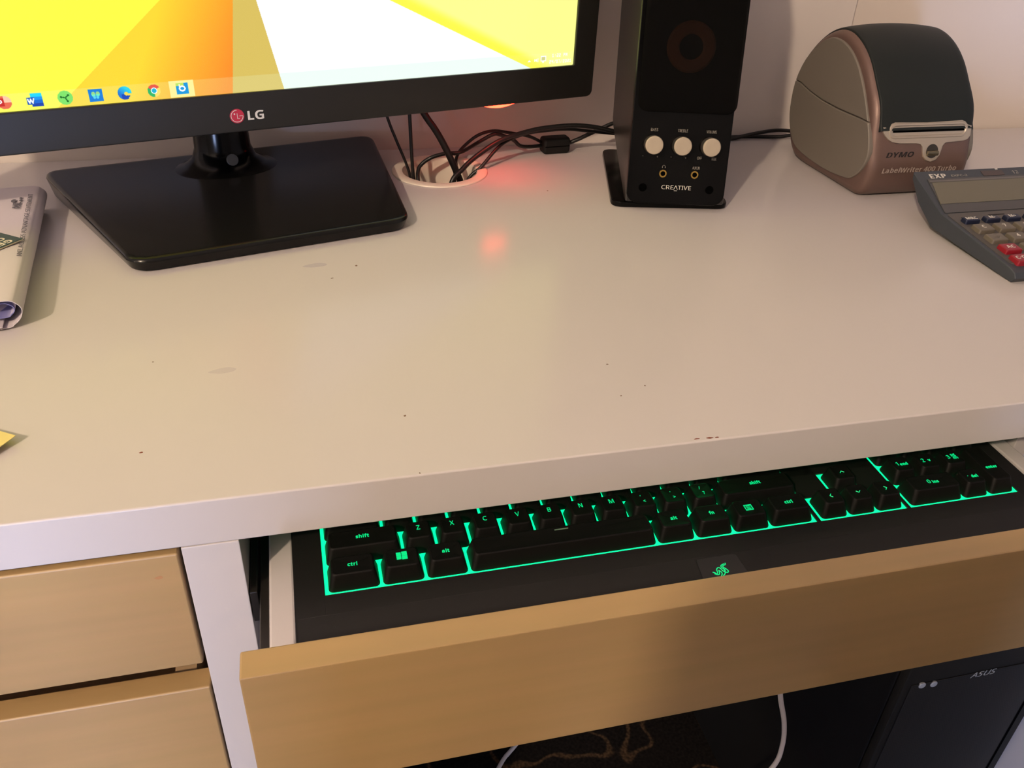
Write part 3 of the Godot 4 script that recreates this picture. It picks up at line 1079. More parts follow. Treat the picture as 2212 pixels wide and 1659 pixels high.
func label_printer() -> void:
	var t := thing("label_printer", "dome-shaped dark and bronze label printer with a silver slot", "label printer", V(0.6145, 0, -0.349))
	var hw := 0.0545
	var prof := Shape.smooth2(PackedVector2Array([Vector2(0.006, 0.0), Vector2(0.05, 0.0), Vector2(0.096, 0.0), Vector2(0.115, 0.006), Vector2(0.1275, 0.0225), Vector2(0.135, 0.045), Vector2(0.1358, 0.074), Vector2(0.1245, 0.102), Vector2(0.105, 0.1215), Vector2(0.084, 0.1325), Vector2(0.064, 0.1350), Vector2(0.044, 0.1295), Vector2(0.0255, 0.1185), Vector2(0.0095, 0.1025), Vector2(-0.0066, 0.0835), Vector2(-0.0139, 0.0635), Vector2(-0.0192, 0.0450), Vector2(-0.0222, 0.0300), Vector2(-0.0190, 0.0130), Vector2(-0.0090, 0.0020)]), 4)
	# the crown rises a little towards the middle
	var dome := func(x: float, y: float) -> float: return y * (1.0 + 0.034 * (1.0 - (x / hw) * (x / hw)) * smoothstep(0.05, 0.13, y))
	var ring := func(x: float, k: float) -> PackedVector3Array:
		var r := PackedVector3Array()
		for q in Shape.inset(prof, k):
			r.append(V(x, dome.call(x, maxf(q.y, 0.0)), -q.x))
		return r
	var stations := [[-hw, 0.0085], [-hw + 0.0006, 0.0058], [-hw + 0.002, 0.0032], [-hw + 0.0045, 0.0012], [-hw + 0.008, 0.0002], [-hw + 0.012, 0.0], [-0.035, 0.0], [-0.025, 0.0], [-0.014, 0.0], [-0.004, 0.0]]
	var rings := []
	for q in stations:
		rings.append(ring.call(q[0], q[1]))
	for k in stations.size():
		var q: Array = stations[stations.size() - 1 - k]
		rings.append(ring.call(-q[0], q[1]))
	var s := Shape.new()
	s.loft(rings)
	var bronze := mat("bronze plastic", rgb8(112, 90, 82), 0.42, 0.35, 0.5)
	obj("body", s, bronze, t, 60.0)
	# dark lid wraps the top and front, between the rims
	var strip := PackedVector2Array()
	var outp := Shape.inset(prof, -0.0012)
	for i in prof.size():
		var q := prof[i]
		if (q.y > 0.0645 and q.x < 0.07) or (q.x >= 0.07 and q.y > 0.050):
			strip.append(outp[i])
	# order of the outline is kept: back, over the crown, down the front
	strip.append(Vector2(-0.0163, 0.0645))
	rings = []
	for q in [[-0.0490, -0.0035], [-0.0486, -0.0010], [-0.0475, -0.0003], [-0.0420, 0.0], [-0.030, 0.0], [-0.020, 0.0], [-0.010, 0.0], [0.0, 0.0], [0.010, 0.0], [0.020, 0.0], [0.030, 0.0], [0.0425, 0.0], [0.0465, -0.0002], [0.0500, -0.0012], [0.0525, -0.0032], [0.0540, -0.0060]]:
		var r := PackedVector3Array()
		for i in strip.size():
			var a := strip[maxi(i - 1, 0)]
			var b := strip[mini(i + 1, strip.size() - 1)]
			var d := (b - a).normalized()
			var n := Vector2(d.y, -d.x)
			if n.dot(strip[i] - Vector2(0.05, 0.06)) < 0.0: n = -n
			var w: Vector2 = strip[i] + n * q[1]
			r.append(V(q[0], dome.call(q[0], w.y), -w.x))
		rings.append(r)
	s = Shape.new()
	s.loft(rings, false, false)
	obj("lid", s, mat("lid dark", rgb8(34, 38, 37), 0.5, 0.0, 0.3), t, 60.0)
	# grey side cheeks, upper and lower, with a seam between
	var cheek := Shape.smooth2(PackedVector2Array([Vector2(0.0704, 0.1275), Vector2(0.0525, 0.1242), Vector2(0.0336, 0.1140), Vector2(0.0154, 0.0968), Vector2(-0.0019, 0.0738), Vector2(-0.0108, 0.0594), Vector2(-0.0165, 0.0442), Vector2(-0.0138, 0.0294), Vector2(-0.0029, 0.0175), Vector2(0.0099, 0.0124), Vector2(0.048, 0.0092), Vector2(0.088, 0.0112), Vector2(0.1085, 0.0165), Vector2(0.1215, 0.030), Vector2(0.1285, 0.048), Vector2(0.1290, 0.074), Vector2(0.1185, 0.099), Vector2(0.1010, 0.1165), Vector2(0.0850, 0.1255)]), 3)
	var seam := [[0.20, 0.0757], [0.1185, 0.0756], [0.0995, 0.0719], [0.0748, 0.0691], [0.0479, 0.0685], [0.0208, 0.0692], [0.0051, 0.0697], [-0.06, 0.0690]]
	for half in [0, 1]:
		var clip := PackedVector2Array()
		for q in seam:
			clip.append(Vector2(q[0], q[1] + (0.0004 if half == 0 else -0.0004)))
		clip.append(Vector2(-0.06, 0.3 if half == 0 else -0.3))
		clip.append(Vector2(0.20, 0.3 if half == 0 else -0.3))
		for sgn in [-1, 1]:
			for piece in Geometry2D.intersect_polygons(cheek, clip):
				s = Shape.new()
				s.xf = Transform3D(Basis(V(0, 0, -1), V(sgn, 0, 0), V(0, 1, 0)), V(sgn * (hw - 0.004), 0, 0))
				s.prism(piece, 0.0, 0.0062, 0.0012, 3)
				obj("side_cheek", s, mat("cheek grey", rgb8(118, 111, 101), 0.5, 0.1), t)
	# silver bezel on the front
	var tau := atan(0.28)
	var FP := Transform3D(Basis(Vector3.RIGHT, V(0, cos(tau), -sin(tau)), V(0, sin(tau), cos(tau))), V(0.566 - 0.6145, 0.035, 0.0225))
	var flat := FP * Transform3D(Basis(V(1, 0, 0), V(0, 0, 1), V(0, 1, 0)), Vector3.ZERO)
	var out := [[0.0021, 0.0334], [0.0030, 0.0290], [0.0055, 0.0255], [0.0090, 0.0222], [0.0133, 0.0198], [0.0213, 0.0184], [0.0400, 0.0179], [0.0440, 0.0170], [0.0463, 0.0146], [0.0472, 0.0100], [0.0482, 0.0058], [0.0516, 0.0025], [0.0565, 0.0008], [0.0622, 0.0024], [0.0658, 0.0066], [0.0672, 0.0110], [0.0682, 0.0150], [0.0706, 0.0176], [0.0780, 0.0182], [0.0900, 0.0188], [0.0945, 0.0202], [0.0972, 0.0235], [0.0971, 0.0325], [0.0926, 0.0337], [0.0895, 0.0366], [0.0860, 0.0376], [0.048, 0.0366], [0.0145, 0.0374], [0.0110, 0.0362], [0.0090, 0.0333]]
	var poly := PackedVector2Array()
	for q in out:
		poly.append(Vector2(q[0], q[1]))
	var silver := mat("bezel silver", rgb8(196, 184, 166), 0.4, 0.6)
	s = Shape.new()
	s.xf = flat
	s.prism(poly, -0.004, 0.0012, 0.0007, 2)
	var bez := obj("front_bezel", s, silver, t)
	s = Shape.new()
	s.xf = flat
	var c := Vector2(0.0505, 0.0296)
	var cap0 := Shape.rrect(0.0845, 0.0140, 0.0069, 8, c)
	s.begin()
	s.loft([Shape.up(cap0, 0.0012), Shape.up(Shape.inset(cap0, 0.0006), 0.0022), Shape.up(Shape.inset(cap0, 0.0022), 0.0024), Shape.up(Shape.inset(cap0, 0.0030), 0.0014), Shape.up(Shape.inset(cap0, 0.0055), 0.0013)], false)
	s.done()
	obj("slot_rim", s, silver, bez)
	s = Shape.new()
	s.xf = flat
	s.prism(Shape.rrect(0.0765, 0.0019, 0.0008, 3, Vector2(0.0508, 0.0292)), 0.0, 0.00165)
	obj("label_slot", s, mats["hole black"], bez)
	s = Shape.new()
	s.xf = flat
	var disc := PackedVector2Array()
	for q in Shape.disc(1.0, 28):
		disc.append(Vector2(0.0569 + q.x * 0.0064, 0.0106 + q.y * 0.0064))
	s.prism(disc, 0.0, 0.0014)
	obj("button_well", s, mat("well dark", rgb8(48, 44, 38), 0.3), bez)
	s = Shape.new()
	s.xf = FP
	s.tube(PackedVector3Array([V(0.0512, 0.0088, 0.0012), V(0.0626, 0.0088, 0.0012)]), 0.0026, 14, 1)
	obj("feed_button", s, mat("button bronze", rgb8(120, 112, 92), 0.25, 0.7), bez)
	lettering("lettering", "DYMO", 0.0046, mat("print black", rgb8(30, 24, 22), 0.5), t, FP * face(V(0.0246, 0.0084, -0.0004), Vector3.RIGHT, Vector3.UP), 0.0285, true, 0.25)
	lettering("lettering", "LabelWriter 400 Turbo", 0.0044, mat("print silver", rgb8(150, 135, 125), 0.5), t, FP * face(V(0.0480, -0.0056, -0.0015), Vector3.RIGHT, V(0, 1, 0.05)), 0.080, true, 0.25)


func calculator() -> void:
	var t := thing("calculator", "slate blue desktop calculator with a tilted display head", "calculator", V(0.5769, 0, -0.155))
	var W := 0.150
	# side outline: depth back, height
	var prof := PackedVector2Array([Vector2(-0.006, 0.0), Vector2(0.094, 0.0048), Vector2(0.118, 0.0185), Vector2(0.1335, 0.0345), Vector2(0.1345, 0.0405), Vector2(0.0865, 0.0200), Vector2(0.0, 0.0105), Vector2(-0.007, 0.0085), Vector2(-0.0095, 0.0045)])
	var slate := mat("slate plastic", rgb8(56, 61, 68), 0.5, 0.0, 0.5)
	var s := Shape.new()
	var ring := func(x: float, k: float) -> PackedVector3Array:
		var r := PackedVector3Array()
		for q in Shape.inset(prof, k):
			r.append(V(x, maxf(q.y, 0.0), -q.x))
		return r
	s.loft([ring.call(0.0, 0.0009), ring.call(0.0003, 0.0003), ring.call(0.0009, 0.0), ring.call(W - 0.0009, 0.0), ring.call(W - 0.0003, 0.0003), ring.call(W, 0.0009)])
	obj("body", s, slate, t)
	var a1 := atan(0.0095 / 0.0865)
	var KP := Transform3D(Basis(Vector3.RIGHT, V(0, sin(a1), -cos(a1)), V(0, cos(a1), sin(a1))), V(0, 0.0105, 0))
	var a2 := atan(0.0205 / 0.048)
	var DP := Transform3D(Basis(Vector3.RIGHT, V(0, sin(a2), -cos(a2)), V(0, cos(a2), sin(a2))), V(0, 0.0200, -0.0865))
	var lay := Transform3D(Basis(V(1, 0, 0), V(0, 0, 1), V(0, 1, 0)), Vector3.ZERO)
	# brown key field
	s = Shape.new()
	s.xf = KP * lay
	s.prism(Shape.rounded(PackedVector2Array([Vector2(0.004, 0.003), Vector2(W - 0.004, 0.003), Vector2(W - 0.004, 0.086), Vector2(0.004, 0.086)]), 0.004, 4), -0.002, 0.0005)
	obj("key_field", s, mat("field grey", rgb8(80, 76, 73), 0.55), t)
	# display head: raised rim and glass
	s = Shape.new()
	s.xf = DP * lay
	s.prism(PackedVector2Array([Vector2(0.004, 0.0005), Vector2(W - 0.004, 0.0005), Vector2(W - 0.006, 0.0420), Vector2(0.0085, 0.0420)]), -0.002, 0.0006)
	obj("display_surround", s, mat("surround grey", rgb8(74, 73, 74), 0.45), t)
	s = Shape.new()
	s.xf = DP * lay
	s.prism(PackedVector2Array([Vector2(0.0050, 0.0110), Vector2(W - 0.012, 0.0110), Vector2(W - 0.014, 0.0370), Vector2(0.0105, 0.0370)]), -0.001, 0.0010)
	obj("display", s, mat("lcd olive", rgb8(100, 96, 80), 0.35), t)
	s = Shape.new()
	s.xf = DP
	s.box(V(0.0085, 0.0372, 0.0), V(W - 0.010, 0.0395, 0.0014), 0.0005)
	obj("display_lip", s, mat("lip grey", rgb8(98, 94, 90), 0.4), t)
	s = Shape.new()
	s.xf = DP * lay
	s.prism(Shape.rrect(0.0225, 0.0062, 0.0004, 2, Vector2(0.0795, 0.0462)), -0.001, 0.0004)
	obj("solar_cell", s, mat("solar brown", rgb8(66, 54, 50), 0.3), t)
	var up2 := Vector3.UP
	lettering("lettering", "EXP", 0.0052, mats["white print"], t, DP * face(V(0.0215, 0.0456, 0.0002), Vector3.RIGHT, up2), 0.0165, true)
	lettering("lettering", "EXPC-2", 0.0022, mats["grey print"], t, DP * face(V(0.0435, 0.0452, 0.0002), Vector3.RIGHT, up2), 0.0165)
	lettering("lettering", "12", 0.0036, mats["grey print"], t, DP * face(V(0.1035, 0.0462, 0.0002), Vector3.RIGHT, up2), 0.006)
	s = Shape.new()
	s.xf = DP * lay
	s.prism(Shape.rrect(0.0026, 0.0016, 0.0003, 2, Vector2(0.0860, 0.0512)), -0.001, 0.0004)
	obj("lamp_dot", s, mats["white print"], t)
	for q in [[0.0180, 0.0775, 0.010], [0.0500, 0.0800, 0.016]]:
		s = Shape.new()
		s.xf = KP * lay
		s.prism(Shape.rrect(q[2], 0.0012, 0.0003, 2, Vector2(q[0], q[1])), 0.0, 0.0008)
		obj("printed_bar", s, mat("bar black", rgb8(32, 30, 30), 0.6), t)
	# keys
	var key := func(x: float, y: float, w: float, d: float, h: float, m: Material, text: String) -> void:
		var k := Shape.new()
		k.xf = KP * lay * Transform3D(Basis(), V(x, 0, y))
		var base := Shape.rrect(w, d, 0.0016, 4)
		k.loft([Shape.up(base, 0.0), Shape.up(Shape.inset(base, 0.0004), h - 0.0008), Shape.up(Shape.inset(base, 0.0009), h - 0.0002), Shape.up(Shape.inset(base, 0.0016), h)])
		var o := obj("key", k, m, t)
		if text:
			lettering("legend", text, minf(0.0042, d * 0.5), mats["white print"], o, KP * face(V(x, y + 0.0003, h), Vector3.RIGHT, up2), 0.0, true)
	var navy := mat("key navy", rgb8(24, 30, 52), 0.4)
	var taupe := mat("key taupe", rgb8(100, 92, 80), 0.5)
	var redm := mat("key red", rgb8(138, 18, 34), 0.4)
	for k in 6:
		key.call(0.0160 + k * 0.0205, 0.0700, 0.0150, 0.0075, 0.0042, navy, ["MRC", "M-", "M+", "÷", "√", "CM"][k])
	var rows := [["C", "7", "8", "9", "%", "÷"], ["►", "4", "5", "6", "×", "−"], ["AC", "1", "2", "3", "+", "±"], ["C·CE", "0", "00", ".", "+", "="]]
	for r in 4:
		for k in 6:
			key.call(0.0172 + k * 0.0205 - (0.002 if r == 3 else 0.0), 0.0553 - r * 0.0165, 0.0160, 0.0120, 0.0042, redm if k == 0 and r > 1 else taupe, rows[r][k])


func keyboard() -> void:
	var U := 0.01905
	var t := thing("keyboard", "black keyboard with green backlit keys in the pulled-out drawer", "keyboard", V(0.0406, -0.0597, 0.0153), 0.0038)
	t.rotation.x = 0.0298
	var W := 22.5 * U
	var m := 0.017
	var case_m := mat("keyboard case", Color(0.092, 0.087, 0.083), 0.5, 0.0, 0.45)
	var s := Shape.new()
	var yt := 0.0006
	# floor of the case below the light plate
	s.box(V(-m, -0.020, -6.7 * U), V(W + m, -0.0030, 0.0455), 0.002)
	# bars of the frame round the key fields
	var g := 0.0011
	s.box(V(-m, -0.004, -6.7 * U), V(-g, yt, 0.0145), 0.0005)
	s.box(V(W + g, -0.004, -6.7 * U), V(W + m, yt, 0.0145), 0.0005)
	s.box(V(-g - 0.0006, -0.004, 0.0007), V(W + g + 0.0006, yt, 0.0145), 0.0004)
	s.box(V(15 * U + g, -0.004, -6.7 * U), V(15.25 * U - g, yt, 0.002), 0.0004)
	s.box(V(18.25 * U + g, -0.004, -6.7 * U), V(18.5 * U - g, yt, 0.002), 0.0004)
	s.box(V(15.25 * U - 2 * g, -0.004, -3 * U + g), V(16.25 * U - g, yt, -U - 0.0005), 0.0004)
	s.box(V(17.25 * U + g, -0.004, -3 * U + g), V(18.25 * U + 2 * g, yt, -U - 0.0005), 0.0004)
	s.box(V(15.25 * U - g, -0.004, -3 * U + g), V(18.25 * U + g, yt, -2 * U - 0.0009), 0.0004)
	s.box(V(-m, -0.004, -6.7 * U), V(W + m, yt, -6.1 * U), 0.0005)
	# front apron sloping gently to the drawer front
	s.begin()
	s.loft([PackedVector3Array([V(-m, yt, 0.0144), V(-m, -0.0175, 0.0144), V(-m, -0.0175, 0.0462), V(-m, -0.0030, 0.0462), V(-m, -0.0012, 0.0450)]), PackedVector3Array([V(W + m, yt, 0.0144), V(W + m, -0.0175, 0.0144), V(W + m, -0.0175, 0.0462), V(W + m, -0.0030, 0.0462), V(W + m, -0.0012, 0.0450)])])
	obj("case", s, case_m, t)
	# light plate
	s = Shape.new()
	for q in [[-g, 15 * U + g, -4 * U], [15.25 * U - g, 18.25 * U + g, -U - 0.0006], [18.5 * U - g, W + g, -4 * U]]:
		s.box(V(q[0], -0.0029, q[2]), V(q[1], -0.0003, 0.0009), 0.0)
	s.box(V(16.25 * U - g, -0.0029, -2 * U - 0.0008), V(17.25 * U + g, -0.0003, -U), 0.0)
	obj("backlight", s, mats["key light"], t)
	var under := OmniLight3D.new()
	under.name = "key_backlight_glow"
	under.light_color = Color(0.1, 1.0, 0.5)
	under.light_energy = 0.0004
	under.light_size = 0.004
	under.omni_range = 2.0
	under.omni_attenuation = 2.0
	under.shadow_enabled = true
	add_child(under)
	under.position = V(0.285, -0.0385, -0.060)
	# keys
	var cap_m := mat("keycap", Color(0.06, 0.054, 0.05), 0.5, 0.0, 0.28)
	var shapes := {}
	var cap := func(wu: float, du: float) -> Mesh:
		var id := "%f_%f" % [wu, du]
		if shapes.has(id): return shapes[id]
		var k := Shape.new()
		var w := wu * U
		var d := du * U
		var b := 0.0008
		var lo := Shape.rrect(w - 2 * b, d - 2 * b, 0.0026, 4)
		var hi := Shape.rrect(w - 0.0058, d - 0.0058, 0.0026, 4, Vector2(0, -0.0008))
		k.loft([Shape.up(lo, -0.0012), Shape.up(lo, 0.0002), Shape.up(hi, 0.0083), Shape.up(Shape.inset(hi, 0.0003), 0.0088), Shape.up(Shape.inset(hi, 0.0009), 0.0091), Shape.up(Shape.inset(hi, 0.0030), 0.0087)])
		shapes[id] = k.mesh(35.0)
		return shapes[id]
	var lg: Material = mats["key legend"]
	var row0 := [["ctrl", 1.5], ["win", 1.25], ["alt", 1.25], ["-", 5.75], ["alt", 1.25], ["fn", 1.25], ["menu", 1.25], ["ctrl", 1.5]]
	var row1 := [["shift", 2.25], ["Z", 1], ["X", 1], ["C", 1], ["V", 1], ["B", 1], ["N", 1], ["M", 1], [",<", 1], [".>", 1], ["/?", 1], ["shift", 2.75]]
	var row2 := [["", 1.75]]
	for k in 11: row2.append(["", 1])
	row2.append(["", 2.25])
	var row3 := [["", 1.5]]
	for k in 12: row3.append(["", 1])
	row3.append(["", 1.5])
	var all := []
	var rows := [row0, row1, row2, row3]
	for r in 4:
		var x := 0.0
		for q in rows[r]:
			all.append([q[0], x, float(r), float(q[1]), 1.0])
			x += q[1]
	for q in [["<", 15.25, 0], ["v", 16.25, 0], [">", 17.25, 0], ["^", 16.25, 1], ["1end", 18.5, 1], ["2v", 19.5, 1], ["3pg", 20.5, 1], [".del", 20.5, 0], ["", 18.5, 2], ["", 19.5, 2], ["", 20.5, 2], ["", 18.5, 3], ["", 19.5, 3], ["", 20.5, 3]]:
		all.append([q[0], q[1], float(q[2]), 1.0, 1.0])
	all.append(["0ins", 18.5, 0.0, 2.0, 1.0])
	all.append(["enter", 21.5, 0.0, 1.0, 2.0])
	all.append(["", 21.5, 2.0, 1.0, 2.0])
	for q in all:
		var k := put("keycap", cap.call(q[3], q[4]), cap_m, t)
		k.position = V((q[1] + q[3] / 2) * U, 0, -(q[2] + q[4] / 2) * U)
		var y := 0.00885
		var at := func(dx: float, dz: float) -> Transform3D: return face(V(dx, y, dz), Vector3.RIGHT, V(0, 0, -1))
		match q[0]:
			"": pass
			"-":
				s = Shape.new()
				s.box(V(-0.0040, 0.0087, -0.0050), V(0.0040, 0.0092, -0.0046), 0.0)
				obj("legend", s, mat("dash dim", rgb8(120, 150, 125), 0.5), k)
			"win":
				s = Shape.new()
				for a in [[-0.0028, -0.00025, -0.0034, -0.0011], [-0.0028, -0.00025, -0.0007, 0.0014], [0.0001, 0.0030, -0.0037, -0.0011], [0.0001, 0.0030, -0.0007, 0.0017]]:
					s.box(V(a[0], 0.0086, a[2] - 0.001), V(a[1], 0.00905, a[3] - 0.001), 0.0)
				obj("legend", s, lg, k)
			"menu":
				s = Shape.new()
				for a in [[-0.0024, 0.0024, -0.0028, -0.0024], [-0.0024, 0.0024, 0.0012, 0.0016], [-0.0024, -0.0020, -0.0028, 0.0016], [0.0020, 0.0024, -0.0028, 0.0016], [-0.0013, 0.0013, -0.0019, -0.0016], [-0.0013, 0.0013, -0.0008, -0.0005], [-0.0013, 0.0013, 0.0003, 0.0006]]:
					s.box(V(a[0], 0.0086, a[2] - 0.0004), V(a[1], 0.00905, a[3] - 0.0004), 0.0)
				obj("legend", s, lg, k)
			"<", ">", "v", "^":
				s = Shape.new()
				var d: Vector2 = {"<": Vector2(-1, 0), ">": Vector2(1, 0), "v": Vector2(0, 1), "^": Vector2(0, -1)}[q[0]]
				var n := Vector2(d.y, -d.x)
				for sg in [-1.0, 1.0]:
					var e: Vector2 = -d * 0.0014 + n * sg * 0.0014
					s.tube(PackedVector3Array([V(d.x * 0.0006, 0.0089, d.y * 0.0006 - 0.001), V(e.x + d.x * 0.0006, 0.0089, e.y + d.y * 0.0006 - 0.001)]), 0.00022, 6, 1)
				obj("legend", s, lg, k)
			",<", ".>", "/?":
				lettering("legend", q[0][0], 0.0024, lg, k, at.call(-0.0004, -0.0038))
				lettering("legend", q[0][1], 0.0022, lg, k, at.call(0.0006, 0.0008))
			"1end", "2v", "3pg", "0ins", ".del":
				lettering("legend", q[0][0], 0.0030 if q[0][0] != "." else 0.0024, lg, k, at.call(-0.0026, -0.0012))
				if q[0] == "3pg":
					lettering("legend", "pg", 0.0016, lg, k, at.call(0.0018, -0.0022))
					lettering("legend", "dn", 0.0016, lg, k, at.call(0.0018, 0.0000))
				else:
					lettering("legend", q[0].substr(1), 0.0019, lg, k, at.call(0.0018, -0.0006), 0.0, true)
			"enter":
				lettering("legend", "enter", 0.0019, lg, k, at.call(0.0, 0.0032), 0.0, true)
			"shift", "ctrl", "alt", "fn":
				lettering("legend", q[0], 0.0024, lg, k, at.call(0.0, -0.0012 if q[2] == 0.0 else -0.0020), 0.0, true)
			_:
				lettering("legend", q[0], 0.0031, lg, k, at.call(0.0, -0.0026))
	# emblem plate
	var bx := 0.2549 - 0.0406
	var slope := V(0, -0.0020, 0.0306).normalized()
	var AP := Transform3D(Basis(Vector3.RIGHT, -slope, Vector3.RIGHT.cross(-slope)), V(bx - 0.0015, yt, 0.0144) + slope * 0.0100)
	var lay := Transform3D(Basis(V(1, 0, 0), V(0, 0, 1), V(0, 1, 0)), Vector3.ZERO)
	s = Shape.new()
	s.xf = AP * lay
	s.prism(Shape.rounded(PackedVector2Array([Vector2(-0.0115, 0.0088), Vector2(0.0125, 0.0088), Vector2(0.0160, -0.022), Vector2(-0.0150, -0.022)]), 0.0016, 4), -0.0002, 0.0005, 0.0002, 1)
	var plate := obj("emblem_plate", s, mat("emblem plate", Color(0.115, 0.115, 0.118), 0.35), t)
	# three entwined snakes
	s = Shape.new()
	var curves := [
		[[-0.0062, 0.0016], [-0.0050, 0.0010], [-0.0044, 0.0000], [-0.0034, 0.0008], [-0.0030, 0.0032], [-0.0016, 0.0044], [-0.0004, 0.0036], [0.0000, 0.0020], [0.0010, 0.0006], [0.0026, -0.0002], [0.0034, 0.0010], [0.0026, 0.0028], [0.0016, 0.0042], [0.0020, 0.0054], [0.0036, 0.0058], [0.0040, 0.0070]],
		[[-0.0022, 0.0024], [-0.0012, 0.0012], [-0.0010, -0.0004], [-0.0022, -0.0022], [-0.0022, -0.0042], [-0.0006, -0.0050], [0.0012, -0.0044], [0.0028, -0.0050], [0.0034, -0.0062]],
		[[-0.0056, 0.0004], [-0.0036, -0.0008], [-0.0024, 0.0002], [-0.0020, 0.0022]],
		[[0.0012, 0.0026], [0.0014, 0.0012], [0.0006, -0.0008], [-0.0010, -0.0022], [-0.0004, -0.0036], [0.0012, -0.0034]],
		[[0.0030, 0.0066], [0.0008, 0.0056], [0.0006, 0.0040], [0.0016, 0.0026], [0.0018, 0.0014]],
	]
	for c in curves:
		var path := PackedVector3Array()
		for q in c:
			path.append(AP * V(q[0] * 0.95, q[1] * 0.9 - 0.0030, 0.00055))
		s.tube(path, 0.00028, 6, 4)
	obj("snake_emblem", s, lg, plate)


func papers() -> void:
	# folded statement: axis along its right hand fold
	var yaw := atan2(-0.0222, 0.1802)
	var p0 := V(-0.1300, 0, -0.1950)
	var t := thing("folded_statement", "folded white bank statement bulging open beside the monitor stand", "letter", p0, -atan2(0.0222, 0.1802) + 0.0)
	t.rotation.y = atan2(0.0222, 0.1802)
	var paper := mat("paper", rgb8(208, 199, 202), 0.75, 0.0, 0.3)
	paper.backlight_enabled = true
	paper.backlight = Color(0.15, 0.14, 0.13)
	var L := 0.214
	var skin := func(cs: PackedVector2Array, th: float, z0: float, z1: float, squash: float) -> Shape:
		var s := Shape.new()
		var mid := Shape.smooth2(cs, 5, false)
		var rings := []
		for k in 13:
			var f := k / 12.0
			var ring := PackedVector3Array()
			var sq := lerpf(1.0, squash, f)
			var pts := PackedVector2Array()
			for q in mid:
				pts.append(Vector2(q.x, q.y * sq + 0.0004 * sin(f * 9.0 + q.x * 60.0) * (1.0 if q.y > 0.01 else 0.0)))
			var back := PackedVector2Array()
			for i in pts.size():
				var d := (pts[mini(i + 1, pts.size() - 1)] - pts[maxi(i - 1, 0)]).normalized()
				back.append(pts[i] + Vector2(-d.y, d.x) * -th)
			for q in pts: ring.append(V(q.x, q.y, lerpf(z0, z1, f)))
			for i in back.size():
				var q := back[back.size() - 1 - i]
				ring.append(V(q.x, q.y, lerpf(z0, z1, f)))
			rings.append(ring)
		s.loft(rings)
		return s
	var outer := PackedVector2Array([Vector2(-0.23, 0.0206), Vector2(-0.12, 0.0206), Vector2(-0.04, 0.0208), Vector2(-0.010, 0.0206), Vector2(-0.0035, 0.0180), Vector2(-0.0010, 0.0135), Vector2(-0.0025, 0.0080), Vector2(-0.0070, 0.0035), Vector2(-0.014, 0.0010), Vector2(-0.05, 0.0006), Vector2(-0.23, 0.0006)])
	obj("outer_sheet", skin.call(outer, 0.0004, 0.0, -L, 0.96), paper, t)
	var inner := PackedVector2Array([Vector2(-0.22, 0.0160), Vector2(-0.06, 0.0160), Vector2(-0.016, 0.0172), Vector2(-0.0085, 0.0160), Vector2(-0.0058, 0.0125), Vector2(-0.0080, 0.0085), Vector2(-0.016, 0.0065), Vector2(-0.06, 0.0090), Vector2(-0.22, 0.0095)])
	obj("inner_sheet", skin.call(inner, 0.0004, -0.004, -L + 0.02, 0.96), blue_print(), t)
	var low := PackedVector2Array([Vector2(-0.22, 0.0050), Vector2(-0.05, 0.0048), Vector2(-0.014, 0.0036), Vector2(-0.05, 0.0022), Vector2(-0.22, 0.0020)])
	obj("lower_sheet", skin.call(low, 0.0004, 0.003, -L + 0.02, 0.96), paper, t)
	# print, reading away from the viewer
	var inv := t.transform.affine_inverse()
	var a := inv * V(-0.1439, 0.0209, -0.2609)
	var b := inv * V(-0.1618, 0.0209, -0.3851)
	var d := (b - a)
	d.y = 0.0
	var upw := V(0, 1, 0).cross(d).normalized()
	var ink: Material = mats["dark print"]
	var mid := (a + b) / 2
	lettering("lettering", "ANZ ACCESS ADVANTAGE STATEMENT", 0.0031, ink, t, face(V(mid.x - 0.001, 0.02105, mid.z), d, upw), d.length())
	var lx := a + d.normalized() * 0.102 + upw * 0.0095
	lettering("lettering", "ANZ", 0.0056, ink, t, face(V(lx.x, 0.02105, lx.z), d, upw), 0.0135, true)
	var s := Shape.new()
	for q in [[0.0105, 0.003, 1.0], [0.0105, -0.0025, 0.6], [0.0155, -0.0022, 0.55]]:
		var o: Vector3 = lx + d.normalized() * q[0] + upw * (q[1] * 0.9)
		s.xf = Transform3D(Basis(d.normalized(), Vector3.UP, d.normalized().cross(Vector3.UP)), V(o.x, 0.0210, o.z))
		var pet := PackedVector2Array()
		for c in Shape.disc(1.0, 14):
			pet.append(Vector2(c.x * 0.0033 * q[2], c.y * 0.0019 * q[2]))
		s.prism(pet, 0.0, 0.0002)
	obj("bank_emblem", s, ink, t)
	# green leaflet on the statement
	var c0 := V(-0.1479, 0.0214, -0.2885)
	var e1 := (V(-0.1659, 0.0214, -0.3021) - c0).normalized()
	var e2 := (V(-0.1552, 0.0214, -0.2554) - c0).normalized()
	e2 = (e2 - e1 * e1.dot(e2)).normalized()
	var card := thing("leaflet", "dark green leaflet with cream lettering lying on the bank statement", "leaflet", c0, 0.0)
	s = Shape.new()
	s.xf = Transform3D(Basis(e1, Vector3.UP, e2), Vector3.ZERO)
	s.box(V(0, 0, 0), V(0.090, 0.0010, 0.055), 0.0002)
	obj("page_block", s, mat("leaflet pages", rgb8(206, 200, 168), 0.7), card)
	s = Shape.new()
	s.xf = Transform3D(Basis(e1, Vector3.UP, e2), Vector3.ZERO)
	s.box(V(0.0, 0.0010, 0.0), V(0.090, 0.0013, 0.0545), 0.0001)
	obj("cover", s, mat("leaflet green", rgb8(16, 58, 50), 0.35), card)
	# the words run from the corner down the longer visible edge
	var cream := mat("cream print", rgb8(226, 216, 190), 0.5)
	var g0 := e2 * 0.0135 + e1 * 0.0042
